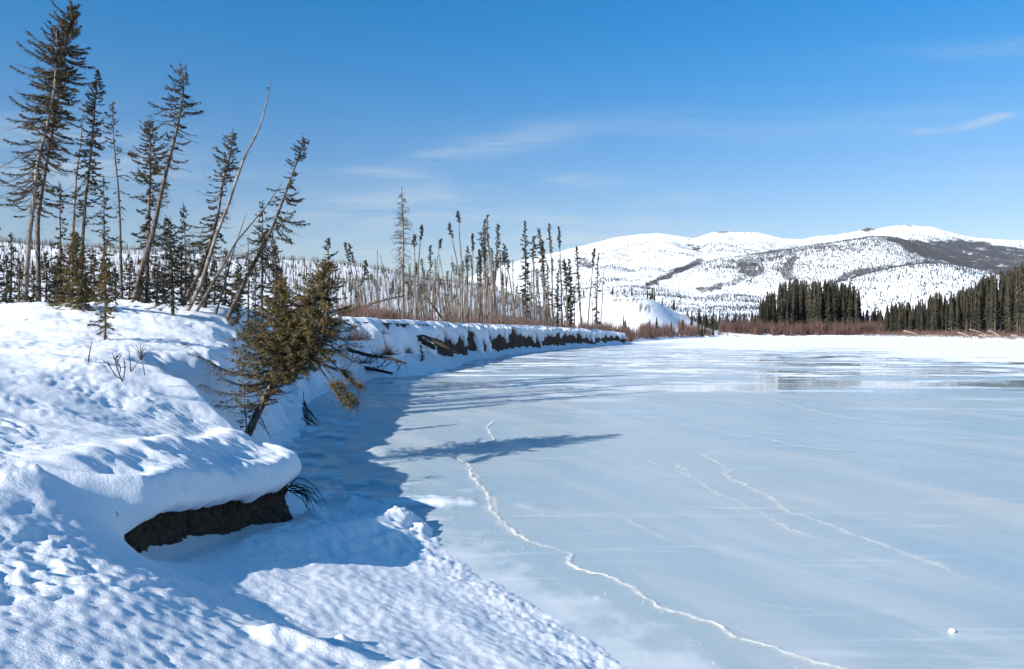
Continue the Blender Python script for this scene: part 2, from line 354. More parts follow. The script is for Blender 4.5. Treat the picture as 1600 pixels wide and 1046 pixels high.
# ------------------------------------------------------------------ frozen river
def mat_ice():
    m, t, b = newmat('river_ice')
    st1 = tnoise(t, .30, 7, (.32, 1.6, 1), .62, .9, turn=-118)
    st2 = tnoise(t, 1.1, 6, (.22, 2.2, 1), .6, .3, loc=(3, 7, 0))
    pat = tnoise(t, .05, 5, (.6, 1.3, 1), .6, .4, loc=(31, 12, 0))
    fine = tnoise(t, 7, 5, (.3, 1.5, 1), .65, turn=-112)
    c = mixc(t, ramp(t, pat, .40, .62), (.34, .42, .455), (.395, .44, .45))
    c = mixc(t, M('MULTIPLY', ramp(t, st1, .42, .70), .48, tree=t), c, (.55, .56, .57))
    cld = tnoise(t, .22, 6, (.5, 1.5, 1), .6, 1.2, loc=(5, 40, 0), turn=-122); c = mixc(t, M('MULTIPLY', ramp(t, cld, .45, .62), .5, tree=t), c, (.28, .39, .465))
    c = mixc(t, M('MULTIPLY', ramp(t, st2, .56, .70), .40, tree=t), c, (.62, .66, .70))
    c = mixc(t, M('MULTIPLY', ramp(t, fine, .58, .72), .16, tree=t), c, (.82, .85, .87))
    c = mixc(t, attr(t, 'snow'), c, (.88, .90, .92))
    c = mixc(t, attr(t, 'clear'), c, (.20, .33, .40))
    t.links.new(c, b.inputs['Base Color'])
    r = M('ADD', M('MULTIPLY', ramp(t, pat, .35, .65), .16, tree=t), .20, tree=t)
    r = M('ADD', r, M('MULTIPLY', ramp(t, st1, .45, .6), .10, tree=t), tree=t)
    r = M('ADD', r, M('MULTIPLY', attr(t, 'snow'), .5, tree=t), tree=t, clamp=True)
    r = M('SUBTRACT', r, M('MULTIPLY', attr(t, 'gloss'), .22, tree=t), tree=t)
    r = M('MAXIMUM', r, .06, tree=t)
    t.links.new(r, b.inputs['Roughness']); b.inputs['IOR'].default_value = 1.31
    t.links.new(bump(t, fine, .10, .012, bump(t, st2, .12, .04)), b.inputs['Normal'])
    return m
ICE = mat_ice()
th = rad(1)*np.concatenate((np.arange(-180, -36, 6.0), np.arange(-36, 37, .12), np.arange(37, 181, 6.0)))
rr = [.5]
while rr[-1] < 700:
    r_ = rr[-1]; rr.append(r_*(1.05 if r_ < 6 else 1.009 if r_ < 90 else 1.014))
rr = np.array(rr)
X = rr[:, None]*np.sin(th); Y = rr[:, None]*np.cos(th)
px = tan_to_el(X, Y)
d, _, _ = seg_dist(X, Y, RIVER, True); df = np.where(inside(X, Y, RIVER), -d, d)
# white snow blown over the far reach: nearer limit of the snow as distance by bearing
lim = np.interp((px-CX)/F, (-.2, .0, .14, .24, .30, .36, .42, .46, .55, .62, .70, .8), (160, 150, 150, 128, 112, 118, 130, 120, 95, 78, 68, 60))
n = fbm(X/22, Y/5, 61, 4)
snowm = sst(-.10, .14, (Y-lim)/lim*1.2+.42*n)*(Y > 30)
snowm = np.maximum(snowm, .9*sst(.18, .45, fbm(X/9, Y/2.4, 62, 4)-.12+.25*sst(40, 90, Y)-.5*(1-sst(14, 40, Y)))*sst(22, 60, Y))
edge = sst(-.9, 0, df+.7*fbm(X/.9, Y/.9, 63, 5, .6))*sst(60, 20, Y)
snowm = np.maximum(snowm, edge*.28)
sp = sst(.62, .70, vnoise(X*15, Y*17, 64))*sst(-2.2, -.2, df+.9*vnoise(X, Y, 65))*(Y < 20)*sst(0, .3, vnoise(X*1.3+4, Y*1.3, 69)); snowm = np.maximum(snowm, sp*.5)
snowm = np.maximum(snowm, .85*sst(.05, .35, fbm(X/1.1, Y/.9, 68, 4))*sst(-3.5, -.5, df)*sst(13, 15, Y)*sst(40, 25, Y)); snowm = np.clip(snowm, 0, 1)
gl = sst(30, 42, Y)*sst(170, 80, Y)*sst(.02, .3, fbm(X/16, Y/7, 66, 3)+.22*sst(.1, .3, X/np.maximum(Y, 1)))
clear = sst(.10, .4, fbm(X/1.6, Y/.8, 67, 3))*sst(-2.6, -1.2, df)*sst(-.25, -.6, df)*sst(13.5, 15, Y)*sst(34, 22, Y)*.8
zi = (.02+.10*np.maximum(fbm(X/1.1, Y/.9, 68, 4), -.1))*sst(-3.5, -.5, df)*sst(13, 15, Y)*sst(60, 25, Y)+.012*snowm
zi = np.maximum(zi, -.02)
V = np.stack((X, Y, zi), -1).reshape(-1, 3); Fc = grid_faces(*X.shape)
keep = df.ravel()[Fc].min(1) < 1.2
V, Fc, at = prune(V, Fc, keep, {'snow': snowm, 'gloss': gl*(1-snowm), 'clear': clear})
river = mesh('frozen_river', V, Fc, ICE, True, at); tag(river, 'pale blue river ice with white streaks, drifted snow and dull reflections', kind='structure')
# ------------------------------------------------------------------ the snow lip over the washed-out hollow
LIPT = np.array([(6.4, -3.86, 1.78), (7.1, -3.92, 1.58), (7.6, -3.99, 1.42), (8.0, -3.95, 1.42), (8.5, -3.95, 1.40), (9.2, -3.95, 1.27), (10, -3.9, 1.13), (11, -3.82, .99), (12, -3.74, .90),
                 (12.6, -3.72, .95), (12.9, -3.85, 1.02), (13.2, -4.1, 1.1)])
ys = np.arange(7.3, 13.16, .03); NP = 72
rows = []
for y in ys:
    lx = np.interp(y, LIPT[:, 0], LIPT[:, 1]); lz = np.interp(y, LIPT[:, 0], LIPT[:, 2]); ln_ = float(.03*vnoise(y*3, 3.3, 71)+.018*vnoise(y*11, 1.3, 72))
    k = float(sst(6.7, 8.0, y)); e = math.sqrt(max(0, 1-max(0, (y-12.6)/.57)**2))
    ax_ = -5.6
    az = float(land(np.array([ax_]), np.array([y]), lump=False, detail=False)[0][0])
    nose = lx+.10*k
    # control points of the cross-section, inland to the underside
    top = az-.02
    cx_ = lambda xx: ax_+(xx-ax_)*(.45+.55*e)
    pts = [(ax_-.5, az+.02), (ax_, az-.0), (cx_(-5.05), top-.03), (cx_(-4.68), top-.13-(1-e)*.25), (cx_(-4.32), top-.33-(1-e)*.2), (cx_(nose-.13), lz+.42*min(1, (top-lz)/.8)+.03), (cx_(nose), lz+.14), (cx_(lx-.01), lz+.01+ln_),
           (cx_(lx-.10), lz-.01+ln_), (cx_(lx-.30), lz+.06), (cx_(lx-.75), lz+.10)]
    sp_ = np.array(smooth_poly(pts, 8)); seg = np.r_[0, np.cumsum(np.hypot(*np.diff(sp_, axis=0).T))]
    u = np.linspace(0, seg[-1], NP); xs = np.interp(u, seg, sp_[:, 0]); zs = np.interp(u, seg, sp_[:, 1])
    rows.append(np.stack((xs, np.full(NP, y), zs), -1))
R_ = np.array(rows)
# follow the ground's own relief inland, fade to smooth packed snow on the face
wB = sst(8.15, 7.45, R_[..., 1]); tt_ = np.linspace(0, 1, NP)[None, :]
sx_ = -6.1+2.5*tt_+0*wB; sz_ = land(sx_, R_[..., 1], lump=False, detail=False)[0]
R_[..., 0] = R_[..., 0]*(1-wB)+sx_*wB; R_[..., 2] = R_[..., 2]*(1-wB)+(sz_+.012-.07*sst(7.62, 7.3, R_[..., 1])-.05*sst(.9, 1, tt_))*wB
gz = land(R_[..., 0], R_[..., 1], lump=False)[0]; gs = land(R_[..., 0], R_[..., 1], lump=False, detail=False)[0]
inl = sst(-4.7, -5.35, R_[..., 0])*(np.arange(NP)[None, :] < NP*.5)
R_[..., 2] += (gz-gs)*inl*0+inl*(gz+.004-R_[..., 2])
und = np.arange(NP)[None, :] > NP*.45
R_[..., 0] += .035*fbm(R_[..., 1]/.7, np.arange(NP)[None, :]*.055+R_[..., 1]*0, 73, 3)*sst(NP*.42, NP*.6, np.arange(NP)[None, :])
arc_ = np.arange(NP)[None, :]*.045+R_[..., 1]*0; fm_ = (1-inl)*(1-wB)*sst(NP*.93, NP*.8, np.arange(NP)[None, :])
bmp_ = .050*fbm(R_[..., 1]*1.5, arc_*1.5, 74, 3)+.020*np.maximum(vnoise(R_[..., 1]*5, arc_*5, 75), -.1)+.008*fbm(R_[..., 1]*14, arc_*14, 76, 2)
R_[..., 2] += bmp_*fm_; R_[..., 0] += bmp_*fm_*.7*sst(NP*.35, NP*.6, np.arange(NP)[None, :])
V = R_.reshape(-1, 3); Fc = grid_faces(len(ys), NP)
lip = mesh('snow_lip', V, Fc[:, ::-1], SNOW, True, {'soil': np.zeros(len(V))}); tag(lip, 'smooth rounded snow lip overhanging the dark hollow in the bank', kind='structure')

yy = np.arange(7.72, 13.1, .03); nz = 34; V = []
for y in yy:
    lz = np.interp(y, LIPT[:, 0], LIPT[:, 2]); fz = float(land(np.array([-3.9]), np.array([y]), detail=False)[0][0])
    back = .9*max(0, (y-12.75)/.35)**2+.55*max(0, (7.75-y)/.75)**2
    for k in range(nz):
        t_ = k/(nz-1); zz_ = fz-.25+(lz+.18-fz+.25)*t_
        xx = np.interp(y, LIPT[:, 0], LIPT[:, 1])-np.interp(y, (8, 9.5, 11.5, 12.5), (.16, .26, .22, .10))-back-.10*math.sin(math.pi*min(1, t_*1.1))+.20*(1-t_)**2
        V.append((xx, y, zz_))
V = np.array(V)
V[:, 0] += .05*fbm(V[:, 1]*1.8, V[:, 2]*3, 81, 5, .6)+.018*fbm(V[:, 1]*16, V[:, 2]*16, 82, 3, .7)
so_ = mesh('soil_hollow', V, grid_faces(len(yy), nz), SOIL, False); tag(so_, 'dark frozen soil exposed in the hollow under the snow lip', kind='structure')

# ------------------------------------------------------------------ the eroded cut bank along the far left shore
cr = np.array(CREST); seg = np.r_[0, np.cumsum(np.hypot(*np.diff(cr, axis=0).T))]
s0 = np.interp(47, cr[:100, 1], seg[:100]); s1 = float(seg[np.argmax(cr[:, 1] > 174)]) if (cr[:, 1] > 174).any() else seg[-1]
S = np.arange(s0, s1, .14)
cx_s = np.interp(S, seg, cr[:, 0]); cy_s = np.interp(S, seg, cr[:, 1])
ker = np.ones(25)/25
tx = np.gradient(cx_s); ty = np.gradient(cy_s); tx = np.convolve(np.pad(tx, 12, 'edge'), ker, 'valid'); ty = np.convolve(np.pad(ty, 12, 'edge'), ker, 'valid')
tl = np.hypot(tx, ty); nx, ny = ty/tl, -tx/tl        # outward, to the river
Zc = land(cx_s-nx*1.0, cy_s-ny*1.0, detail=False)[0]; Zc = np.convolve(np.pad(Zc, 12, 'edge'), ker, 'valid')
endk = sst(s1, s1-4, S); wig = .55*fbm(S/5, S*0+2, 91, 4, .6)+.25*fbm(S/1.2, S*0+2, 92, 2)
def bank_pt(off, z):
    off = off-5.0*(1-sst(48.5, 58, cy_s)); return np.stack((cx_s+nx*(off+wig*.8), cy_s+ny*(off+wig*.8), z), -1)
# soil face
hs = np.linspace(0, 1, 22); L_ = []
for h in hs:
    off = 1.75-1.15*h**.8; z = -.15+(Zc+.05)*h*.97
    p = bank_pt(off, z); q = .28*fbm(S/1.6, S*0+h*2.2, 93, 4, .65); p[:, 0] += nx*q; p[:, 1] += ny*q; L_.append(p)
V = np.array(L_).reshape(-1, 3)
o = mesh('soil_cut_bank', V, grid_faces(len(hs), len(S)), SOIL, False); tag(o, 'dark eroded soil face of the cut bank under its snow cap', kind='structure')
# snow cap with ragged hem
hem = .31+.20*fbm(S/7, S*0+5, 94, 3)+.26*fbm(S/1.4, S*0+5, 95, 4, .7)+.6*sst(.05, .42, fbm(S/9, S*0+1, 96, 2))*sst(0, .3, vnoise(S/1.8, S*0, 97)+.12)
near = sst(78, 66, cy_s); hem = hem*(1-near)+near*(1.15-.85*sst(.12, .40, fbm(S/5.5, S*0+8, 98, 2)))
hem = np.maximum(hem, sst(56, 50, cy_s)*1.2); hem = np.clip(hem, .08, 1.15)
M_ = 30; L_ = []
for k in range(M_):
    t_ = k/(M_-1)
    if t_ < .4:
        u = t_/.4; off = -2.6+2.9*u; z = Zc*0+np.nan
        p = bank_pt(off, Zc*0); g = land(p[:, 0], p[:, 1], detail=False)[0]
        kk = sst(.3, .9, u); z = (g+.015)*(1-kk)+(Zc+.12+.10*fbm(S/2.5, S*0+u*2, 99, 3))*kk
    else:
        u = (t_-.4)/.6; hh = 1-hem*u
        off = .3+(1.75-1.15*np.clip(hh, 0, 1)**.8+.28-.3)*sst(0, .45, u*hem*1.5+u*.35)+.12*np.sin(np.minimum(u*1.05, 1)*3.1)
        z = -.15+(Zc+.27)*np.clip(hh, -.1, 1)**.92 if True else 0
        off = off-(.42 if k == M_-1 else 0)
        p = bank_pt(off, z)
    p = bank_pt(off, z); q = .22*fbm(S/1.3, S*0+t_*3.5, 100, 4, .6)*sst(.35, .6, t_)*(k < M_-1); p[:, 0] += nx*q; p[:, 1] += ny*q
    L_.append(p)
V = np.array(L_).reshape(-1, 3)
o = mesh('snow_cap', V, grid_faces(M_, len(S))[:, ::-1], SNOW, True, {'soil': np.zeros(len(V))}); tag(o, 'ragged snow cap hanging over the dark cut bank', kind='structure')
# drifted snow at its foot
tal = .50+.42*fbm(S/8, S*0+4, 101, 3)+.26*fbm(S/2, S*0+4, 102, 3)+.9*near; tal = np.clip(tal, .05, 2.4)*endk
M_ = 14; L_ = []
for k in range(M_):
    u = k/(M_-1); off = 1.15+u*(2.6+1.5*near); z = (tal+.35)*(1-u)**1.6-.12*u+.10*(1-u)*u*4*fbm(S/1.7, S*0+u*2, 103, 3)
    L_.append(bank_pt(off, z))
V = np.array(L_).reshape(-1, 3)
o = mesh('snow_drift', V, grid_faces(M_, len(S))[:, ::-1], SNOW, True, {'soil': np.zeros(len(V))}); tag(o, 'drifted snow banked up against the foot of the cut bank', kind='structure')

# ------------------------------------------------------------------ mountains
RIDGE = np.array([(300, 505), (560, 490), (700, 445), (745, 428), (800, 410), (830, 403), (860, 396), (900, 386), (930, 379), (960, 371), (1000, 365.5), (1030, 364), (1060, 368), (1085, 372.5),
    (1105, 365), (1125, 360.5), (1150, 363), (1175, 362), (1200, 366), (1222, 372), (1250, 374), (1275, 369), (1310, 366), (1340, 361), (1347, 356), (1358, 355), (1366, 359), (1380, 355), (1400, 352), (1425, 351.5),
    (1455, 354), (1480, 361), (1510, 369), (1550, 373), (1600, 376), (1700, 383), (1900, 420), (2300, 470)], float)
DOME = np.array([(1180, 500), (1230, 475), (1290, 448), (1340, 433), (1390, 421), (1430, 414.5), (1465, 413), (1500, 416), (1540, 425), (1600, 441), (1680, 470), (1750, 500)], float)
MID = np.array([(780, 500), (860, 470), (930, 455), (1000, 441), (1060, 422), (1120, 408), (1200, 398), (1290, 385), (1370, 372), (1410, 378), (1450, 395), (1500, 412), (1560, 440), (1640, 480)], float)
RIDGE = soften(RIDGE, 3.5); DOME = soften(DOME, 12); MID = soften(MID, 12)
def mount(x, y):
    px = x/y*F+CX; el = (HY-np.interp(px, RIDGE[:, 0], RIDGE[:, 1]))/F; R = 6200.0
    t = np.clip((y-1500)/(R-1500), 0, 1.7)
    g = np.where(t < 1, .16*t+.84*t**1.9, 1-(t-1)*1.1)
    z = el*R*g
    rel = fbm(x/900+y/2600, y/1500, 110, 5, .55)
    z = z+rel*62*np.clip(t, 0, 1)*np.clip((1-np.abs(t-.55)/.42), 0, 1)
    z = z+14*fbm(x/230, y/230, 114, 4)*np.clip(t*2, 0, 1)*np.clip((1-t)*6, 0, 1)+2.6*fbm(x/50, y/90, 119, 3)*(t > .8)
    e2 = (HY-np.interp(px, MID[:, 0], MID[:, 1]))/F; u = (y-4700)/1500
    z2 = e2*4700*np.where(u < 0, np.clip(1-u*u*.9, 0, 1), 1-u*1.0)+6*fbm(x/160, y/160, 116, 4)*np.clip(1-np.abs(u), 0, 1)
    z = np.maximum(z, z2+0*z)
    e3 = (HY-np.interp(px, DOME[:, 0], DOME[:, 1]))/F; u = (y-3000)/900
    z3 = e3*3000*np.where(u < 0, np.clip(1-u*u, -.2, 1), 1-u*u*1.0)+3*fbm(x/90, y/90, 118, 4)*np.clip(1-np.abs(u), 0, 1)
    return np.maximum(z, np.where(z3 > 5, z3, -99)), z
def elp(x, y, z): return x/y*F+CX, HY-(z-EYE)/y*F
WOODS = [([(1385, 374), (1440, 379), (1500, 376), (1560, 384), (1640, 400), (1640, 450), (1600, 441), (1540, 425), (1490, 414), (1440, 402), (1410, 385)], 1.0),
    ([(1007, 449), (1010, 443), (1035, 433), (1060, 420), (1085, 409), (1098, 402), (1096, 412), (1070, 424), (1045, 436)], .9),
    ([(1120, 416), (1150, 418), (1155, 411), (1190, 411), (1194, 426), (1170, 432), (1145, 424)], .9),
    ([(1215, 424), (1226, 412), (1240, 400), (1252, 402), (1240, 414), (1234, 424), (1250, 440), (1230, 438)], .8),
    ([(1290, 444), (1320, 426), (1360, 419), (1400, 415), (1450, 408), (1462, 413), (1420, 418), (1380, 424), (1340, 434)], .9),
    ([(1076, 383), (1090, 386), (1094, 394), (1080, 391)], .8),
    ([(1090, 452), (1120, 443), (1160, 436), (1165, 441), (1130, 450), (1095, 459)], .6),
    ([(900, 402), (925, 408), (926, 420), (905, 418)], .6)]
ROCKS = [([(1340, 361), (1350, 354), (1362, 354), (1369, 360), (1355, 362)], 1), ([(1112, 364), (1125, 359), (1136, 361), (1128, 365)], .8), ([(1405, 354), (1422, 350), (1430, 354)], .7)]
th = np.arange(-26, 46, .11)*rad(1); rr = np.concatenate((np.arange(1400, 3600, 34), np.arange(3600, 6500, 40), np.arange(6500, 8200, 150)))
X = rr[:, None]*np.tan(th); Y = np.broadcast_to(rr[:, None], X.shape).copy()
Z, Zm = mount(X, Y); px, py = elp(X, Y, Z)
jx = px+5*fbm(X/130, Y/130, 121, 3); jy = py+3.2*fbm(X/110+9, Y/110, 122, 3)
wood = np.zeros(X.shape); rock = np.zeros(X.shape)
dome_ = Z > Zm+.01
for poly, a in WOODS:
    m = inside(jx, jy, poly)*a*sst(-.75, -.2, fbm(X/90, Y/130, 123, 4)); m = np.where(dome_, 0, m); wood = np.maximum(wood, m)
for poly, a in ROCKS: rock = np.maximum(rock, inside(jx, jy, poly)*a*(Y > 5500))
V = np.stack((X, Y, Z), -1).reshape(-1, 3)
mo = mesh('snowy_mountains', V, grid_faces(*X.shape), SNOWFAR, True, {'wood': wood*.9, 'rock': rock, 'soil': wood*0})
tag(mo, 'long range of rounded snowy mountains with dark wooded patches', kind='structure')
# the trees on them: small spires, one mesh
def spires(x, y, z, h, r, seed):
    n = len(x); g = np.random.default_rng(seed); a0 = g.uniform(0, 6.28, n); V = np.zeros((n, 4, 3))
    for k in range(3):
        a = a0+k*2.094; V[:, k] = np.stack((x+r*np.cos(a), y+r*np.sin(a), z-.3), -1)
    V[:, 3] = np.stack((x+g.normal(0, .03, n)*h, y, z+h), -1)
    i = np.arange(n)[:, None]*4; Fc = np.concatenate([i+np.array(f) for f in ((0, 1, 3), (1, 2, 3), (2, 0, 3))])
    return V.reshape(-1, 3), Fc
n = 420000; x = rng.uniform(-.10, .78, n); y = 1500+4900*rng.random(n)**.8; x = x*y
z, zm = mount(x, y); px, py = elp(x, y, z)
jx = px+5*fbm(x/130, y/130, 121, 3); jy = py+3.2*fbm(x/110+9, y/110, 122, 3)
dens = .06+.16*sst(0, .5, fbm(x/420, y/420, 131, 4))
dens = np.where(z > zm+.01, .10+.1*sst(0, .5, fbm(x/120, y/200, 132, 3)), dens)
mp_ = inside(jx, jy, [(1180, 398), (1250, 380), (1350, 370), (1420, 372), (1520, 372), (1640, 385), (1640, 460), (1180, 450), (1100, 420)])
dens = np.where(mp_ & (z < zm+.01), np.maximum(dens, .30+.25*sst(-.3, .4, fbm(x/300, y/300, 133, 3))), dens)
hi = py-np.interp(px, RIDGE[:, 0], RIDGE[:, 1]); dens = dens*sst(2, 26, hi)+.006+.10*sst(.15, .5, fbm(x/120, y/200, 134, 3))*(hi < 30)
for poly, a in WOODS: dens = np.where(inside(jx, jy, poly) & (z < zm+.01), 1.0*a, dens)
lowland = y < 2300; dens = np.where(lowland, .16, dens)
k = rng.random(n) < dens*.9
x, y, z = x[k], y[k], z[k]
V, Fc = spires(x, y, z, rng.uniform(6, 13, len(x)), rng.uniform(1.2, 2.3, len(x)), 5)
o = mesh('mountain_forest', V, Fc, FARWOOD); tag(o, 'sparse spruce forest speckling the snowy mountains', 'forest', kind='stuff')
# ------------------------------------------------------------------ trees
def tube(pts, rads, sides=6, seed=0, rough=0.0):
    pts = np.asarray(pts, float); n = len(pts); rads = np.asarray(rads, float)
    T = np.gradient(pts, axis=0); T /= np.linalg.norm(T, axis=1)[:, None]+1e-9
    ref = np.array((0, 1, 0)) if abs(T[0][1]) < .8 else np.array((1, 0, 0))
    A_ = np.cross(T, ref); A_ /= np.linalg.norm(A_, axis=1)[:, None]; B_ = np.cross(T, A_)
    an = np.arange(sides)/sides*2*math.pi
    R_ = rads[:, None]*(1+rough*vnoise(np.arange(n)[:, None]*1.7+seed, np.arange(sides)[None, :]*2.3+seed, seed))
    V = pts[:, None, :]+(np.cos(an)[None, :, None]*A_[:, None, :]+np.sin(an)[None, :, None]*B_[:, None, :])*R_[..., None]
    V = V.reshape(-1, 3); i = np.arange(n-1)[:, None]*sides; k = np.arange(sides)[None, :]; k2 = (k+1) % sides
    Q = np.stack((i+k, i+k2, i+sides+k2, i+sides+k), -1).reshape(-1, 4)
    # closing faces (degenerate quads collapsed to fans of quads are avoided by adding centre points)
    c0 = len(V); V = np.vstack((V, pts[0]-T[0]*rads[0]*.1, pts[-1]+T[-1]*rads[-1]*.3))
    kk = np.arange(sides)
    cap = np.stack((np.full(sides, c0), (kk+1) % sides, kk, kk), -1)
    o_ = (n-1)*sides; cap2 = np.stack((np.full(sides, c0+1), o_+kk, o_+(kk+1) % sides, o_+(kk+1) % sides), -1)
    tri = np.vstack((np.stack((Q[:, 0], Q[:, 1], Q[:, 2]), -1), np.stack((Q[:, 0], Q[:, 2], Q[:, 3]), -1), cap[:, :3], cap2[:, :3]))
    return V, tri
class Tris:
    def __init__(s): s.V = []; s.F = []; s.n = 0
    def add(s, V, Fc): s.V.append(V); s.F.append(np.asarray(Fc)+s.n); s.n += len(V)
    def build(s, name, mat, parent=None, smooth=False, link=True):
        if not s.V: return None
        return mesh(name, np.vstack(s.V), np.vstack(s.F), mat, smooth, parent=parent, link=link)
def needle_tris(p, d, L, width, g, fwd=.75, per=8, nl=.05):
    """bottle-brush twigs: p (n,3) root, d (n,3) direction, L length; flat slivers all round the axis"""
    n = len(p); k = per
    u = (np.arange(k)[None, :]+g.random((n, k)))/k
    c = p[:, None, :]+d[:, None, :]*(u*L[:, None])[..., None]
    rnd = g.normal(size=(n, k, 3)); rnd -= (rnd*d[:, None, :]).sum(-1, keepdims=True)*d[:, None, :]
    rnd /= np.linalg.norm(rnd, axis=-1, keepdims=True)+1e-9
    dr = rnd+d[:, None, :]*fwd; dr /= np.linalg.norm(dr, axis=-1, keepdims=True)
    sd = np.cross(dr, d[:, None, :]); sd /= np.linalg.norm(sd, axis=-1, keepdims=True)+1e-9
    ln = nl*(.7+.6*g.random((n, k, 1)))*(1.15-.4*u[..., None]); w_ = width*(.7+.6*g.random((n, k, 1)))
    V = np.stack((c-sd*w_*.5-dr*ln*.12, c+sd*w_*.5-dr*ln*.12, c+dr*ln), 2).reshape(-1, 3)
    return V, np.arange(len(V)).reshape(-1, 3)
def path3(pxs, D, dD=0.0, sink=True):
    """pixel polyline at depth D, sunk into the ground at its foot"""
    n = len(pxs); out = []
    for i, (a, b) in enumerate(pxs): out.append(P(a, b, D+dD*i/(n-1)))
    base = out[0]; gz_ = ground_z(base[0], base[1])
    d = out[1]-out[0]
    if sink and base[2] > gz_-.1:
        k = (base[2]-gz_+.25)/max(d[2], .2); out[0] = base-d*min(k, 3/np.linalg.norm(d)+k*0) if np.linalg.norm(d*k) < 2.5 else np.array((base[0], base[1], gz_-.25))
    n_ = 22; sp_ = np.array(smooth_poly(out, 8)); seg = np.r_[0, np.cumsum(np.linalg.norm(np.diff(sp_, axis=0), axis=1))]
    u = np.linspace(0, seg[-1], n_); return np.stack([np.interp(u, seg, sp_[:, j]) for j in range(3)], -1)
def spruce(name, label, pxs, D, rpx, crown, nb=150, seed=1, mat=None, bark=None, dead=0, droop=.55, group=None, cat='tree', per=10, tw=9,
           bias=0.0, biasaz=0.0, dD=0.0, nl=None, clump=.45, rtop=.15, deadlen=.5, extra=(), world=None, limbn=0, up=.4, sink=True):
    """crown: list of (t, radius in photograph pixels, density 0..1); t runs up the trunk"""
    g = np.random.default_rng(seed)
    T = path3(pxs, D, dD, sink) if world is None else np.asarray(world, float)
    mpp = D/F; r0 = rpx*mpp*.36; H = np.linalg.norm(np.diff(T, axis=0), axis=1).sum()
    root = empty(name, tuple(T[0])); T = T-T[0]; tag(root, label, cat, group)
    u = np.linspace(0, 1, len(T)); wob = .012*H*.12
    T[1:-1] += np.stack((vnoise(u*9, u*0, seed), vnoise(u*9, u*0+5, seed), u*0), -1)[1:-1]*wob
    V, Q = tube(T, r0*(rtop+(1-rtop)*(1-u)**.8), 7, seed, .12); mesh('trunk', V, Q, bark or BARK, False, parent=root)
    def at(t): return np.stack([np.interp(t, u, T[:, j]) for j in range(3)], -1)
    pxm = max(mpp, .006); nl = (nl or max(.048, mpp*1.9)); width = max(.012, mpp*.68)
    ct = np.array([c[0] for c in crown]); cr_ = np.array([c[1] for c in crown])*mpp; cd = np.array([c[2] for c in crown])
    limbs = Tris(); P_, D_, L_ = [], [], []
    cells = g.random((40, 7))
    for i in range(nb):
        t = ct[0]+(ct[-1]-ct[0])*(i+g.random())/nb
        az = g.uniform(0, 2*math.pi)
        den = np.interp(t, ct, cd)
        if cells[int(t*39), int(az/6.2832*7) % 7] < clump*(1-den*.5)+.0 or g.random() > .35+.65*den: continue
        R = np.interp(t, ct, cr_)*(.95 if 25 < D < 36 else 1)*(.25+.95*g.random()**1.15)*(1+bias*math.cos(az-biasaz))*(1+.45*float(vnoise(t*11+seed, az*.5, seed)))
        if R < .05: continue
        leafy = g.random() < den
        k = 6; f = np.linspace(0, 1, k)
        tt = (t-ct[0])/(ct[-1]-ct[0]+1e-6)
        dr = droop*(1-tt**3*1.5)*(.35+1.25*g.random())
        az2 = az+g.normal(0, .25)*f
        bx = np.stack((np.cos(az2)*R*f, np.sin(az2)*R*f, R*(-dr*f*1.2+up*f**2.2*(.6+.8*g.random()))), -1)+at(np.array([t]))
        V, Q = tube(bx, np.maximum(.022*R+.004, pxm*.16)*(1.05-f)*(.7 if leafy else .9), 3); limbs.add(V, Q)
        m = int(max(6, tw*(2.3 if 25 < D < 36 else 1.7)*R/.5)*(1 if leafy else .4))
        fs = g.uniform(.12 if leafy else .25, 1, m)**.8
        p = np.stack([np.interp(fs, f, bx[:, j]) for j in range(3)], -1)
        ax = np.array((math.cos(az), math.sin(az), 0)); sd = np.array((-ax[1], ax[0], 0))
        s_ = g.choice([-1, 1], m)
        d = ax*(.75+.3*g.random((m, 1)))+sd*(s_[:, None]*g.uniform(.1, 1, (m, 1)))+np.array((0, 0, 1))*g.normal(-.30, .35, (m, 1))
        d /= np.linalg.norm(d, axis=1)[:, None]; L = g.uniform(.10, .26, m)*(1.15-.55*fs)*min(1.2, max(.45, R*1.1))
        if leafy: P_.append(p); D_.append(d); L_.append(L)
        else:
            for q in range(m):
                V, Q = tube(np.array((p[q], p[q]+d[q]*L[q]*.6+np.array((0, 0, .02)), p[q]+d[q]*L[q]*1.3)), (pxm*.12, pxm*.10, pxm*.05), 3); limbs.add(V, Q)
    # leader and top sprays
    if cd[-1] > .3:
        m = 14; t = g.uniform(.94, 1, m); p = at(t); d = g.normal(size=(m, 3)); d[:, 2] = np.abs(d[:, 2])+1.2; d /= np.linalg.norm(d, axis=1)[:, None]
        P_.append(p); D_.append(d); L_.append(g.uniform(.1, .22, m))
    for (t, az, Lb, dz_, leaf) in extra:       # single limbs the photograph shows
        Lb *= mpp; f = np.linspace(0, 1, 8); bx = np.stack((math.cos(az)*Lb*f, math.sin(az)*Lb*f, Lb*(dz_*f+.12*np.sin(f*5))), -1)+at(np.array([t]))
        V, Q = tube(bx, np.maximum(.018*Lb+.006, pxm*.22)*(1.1-f), 4); limbs.add(V, Q)
        m = int(Lb*22*leaf*(2.6 if leaf > 2 else 1))+3; fs = g.uniform(.3, 1, m) if leaf < 2 else g.uniform(.62, 1.0, m)
        p = np.stack([np.interp(fs, f, bx[:, j]) for j in range(3)], -1); d = g.normal(size=(m, 3))*.7+np.array((math.cos(az), math.sin(az), -.2)); d /= np.linalg.norm(d, axis=1)[:, None]
        if leaf > 0: P_.append(p); D_.append(d); L_.append(g.uniform(.12, .3, m))
        else:
            for q in range(m): V, Q = tube(np.array((p[q], p[q]+d[q]*.18, p[q]+d[q]*.34)), (pxm*.12, pxm*.1, pxm*.05), 3); limbs.add(V, Q)
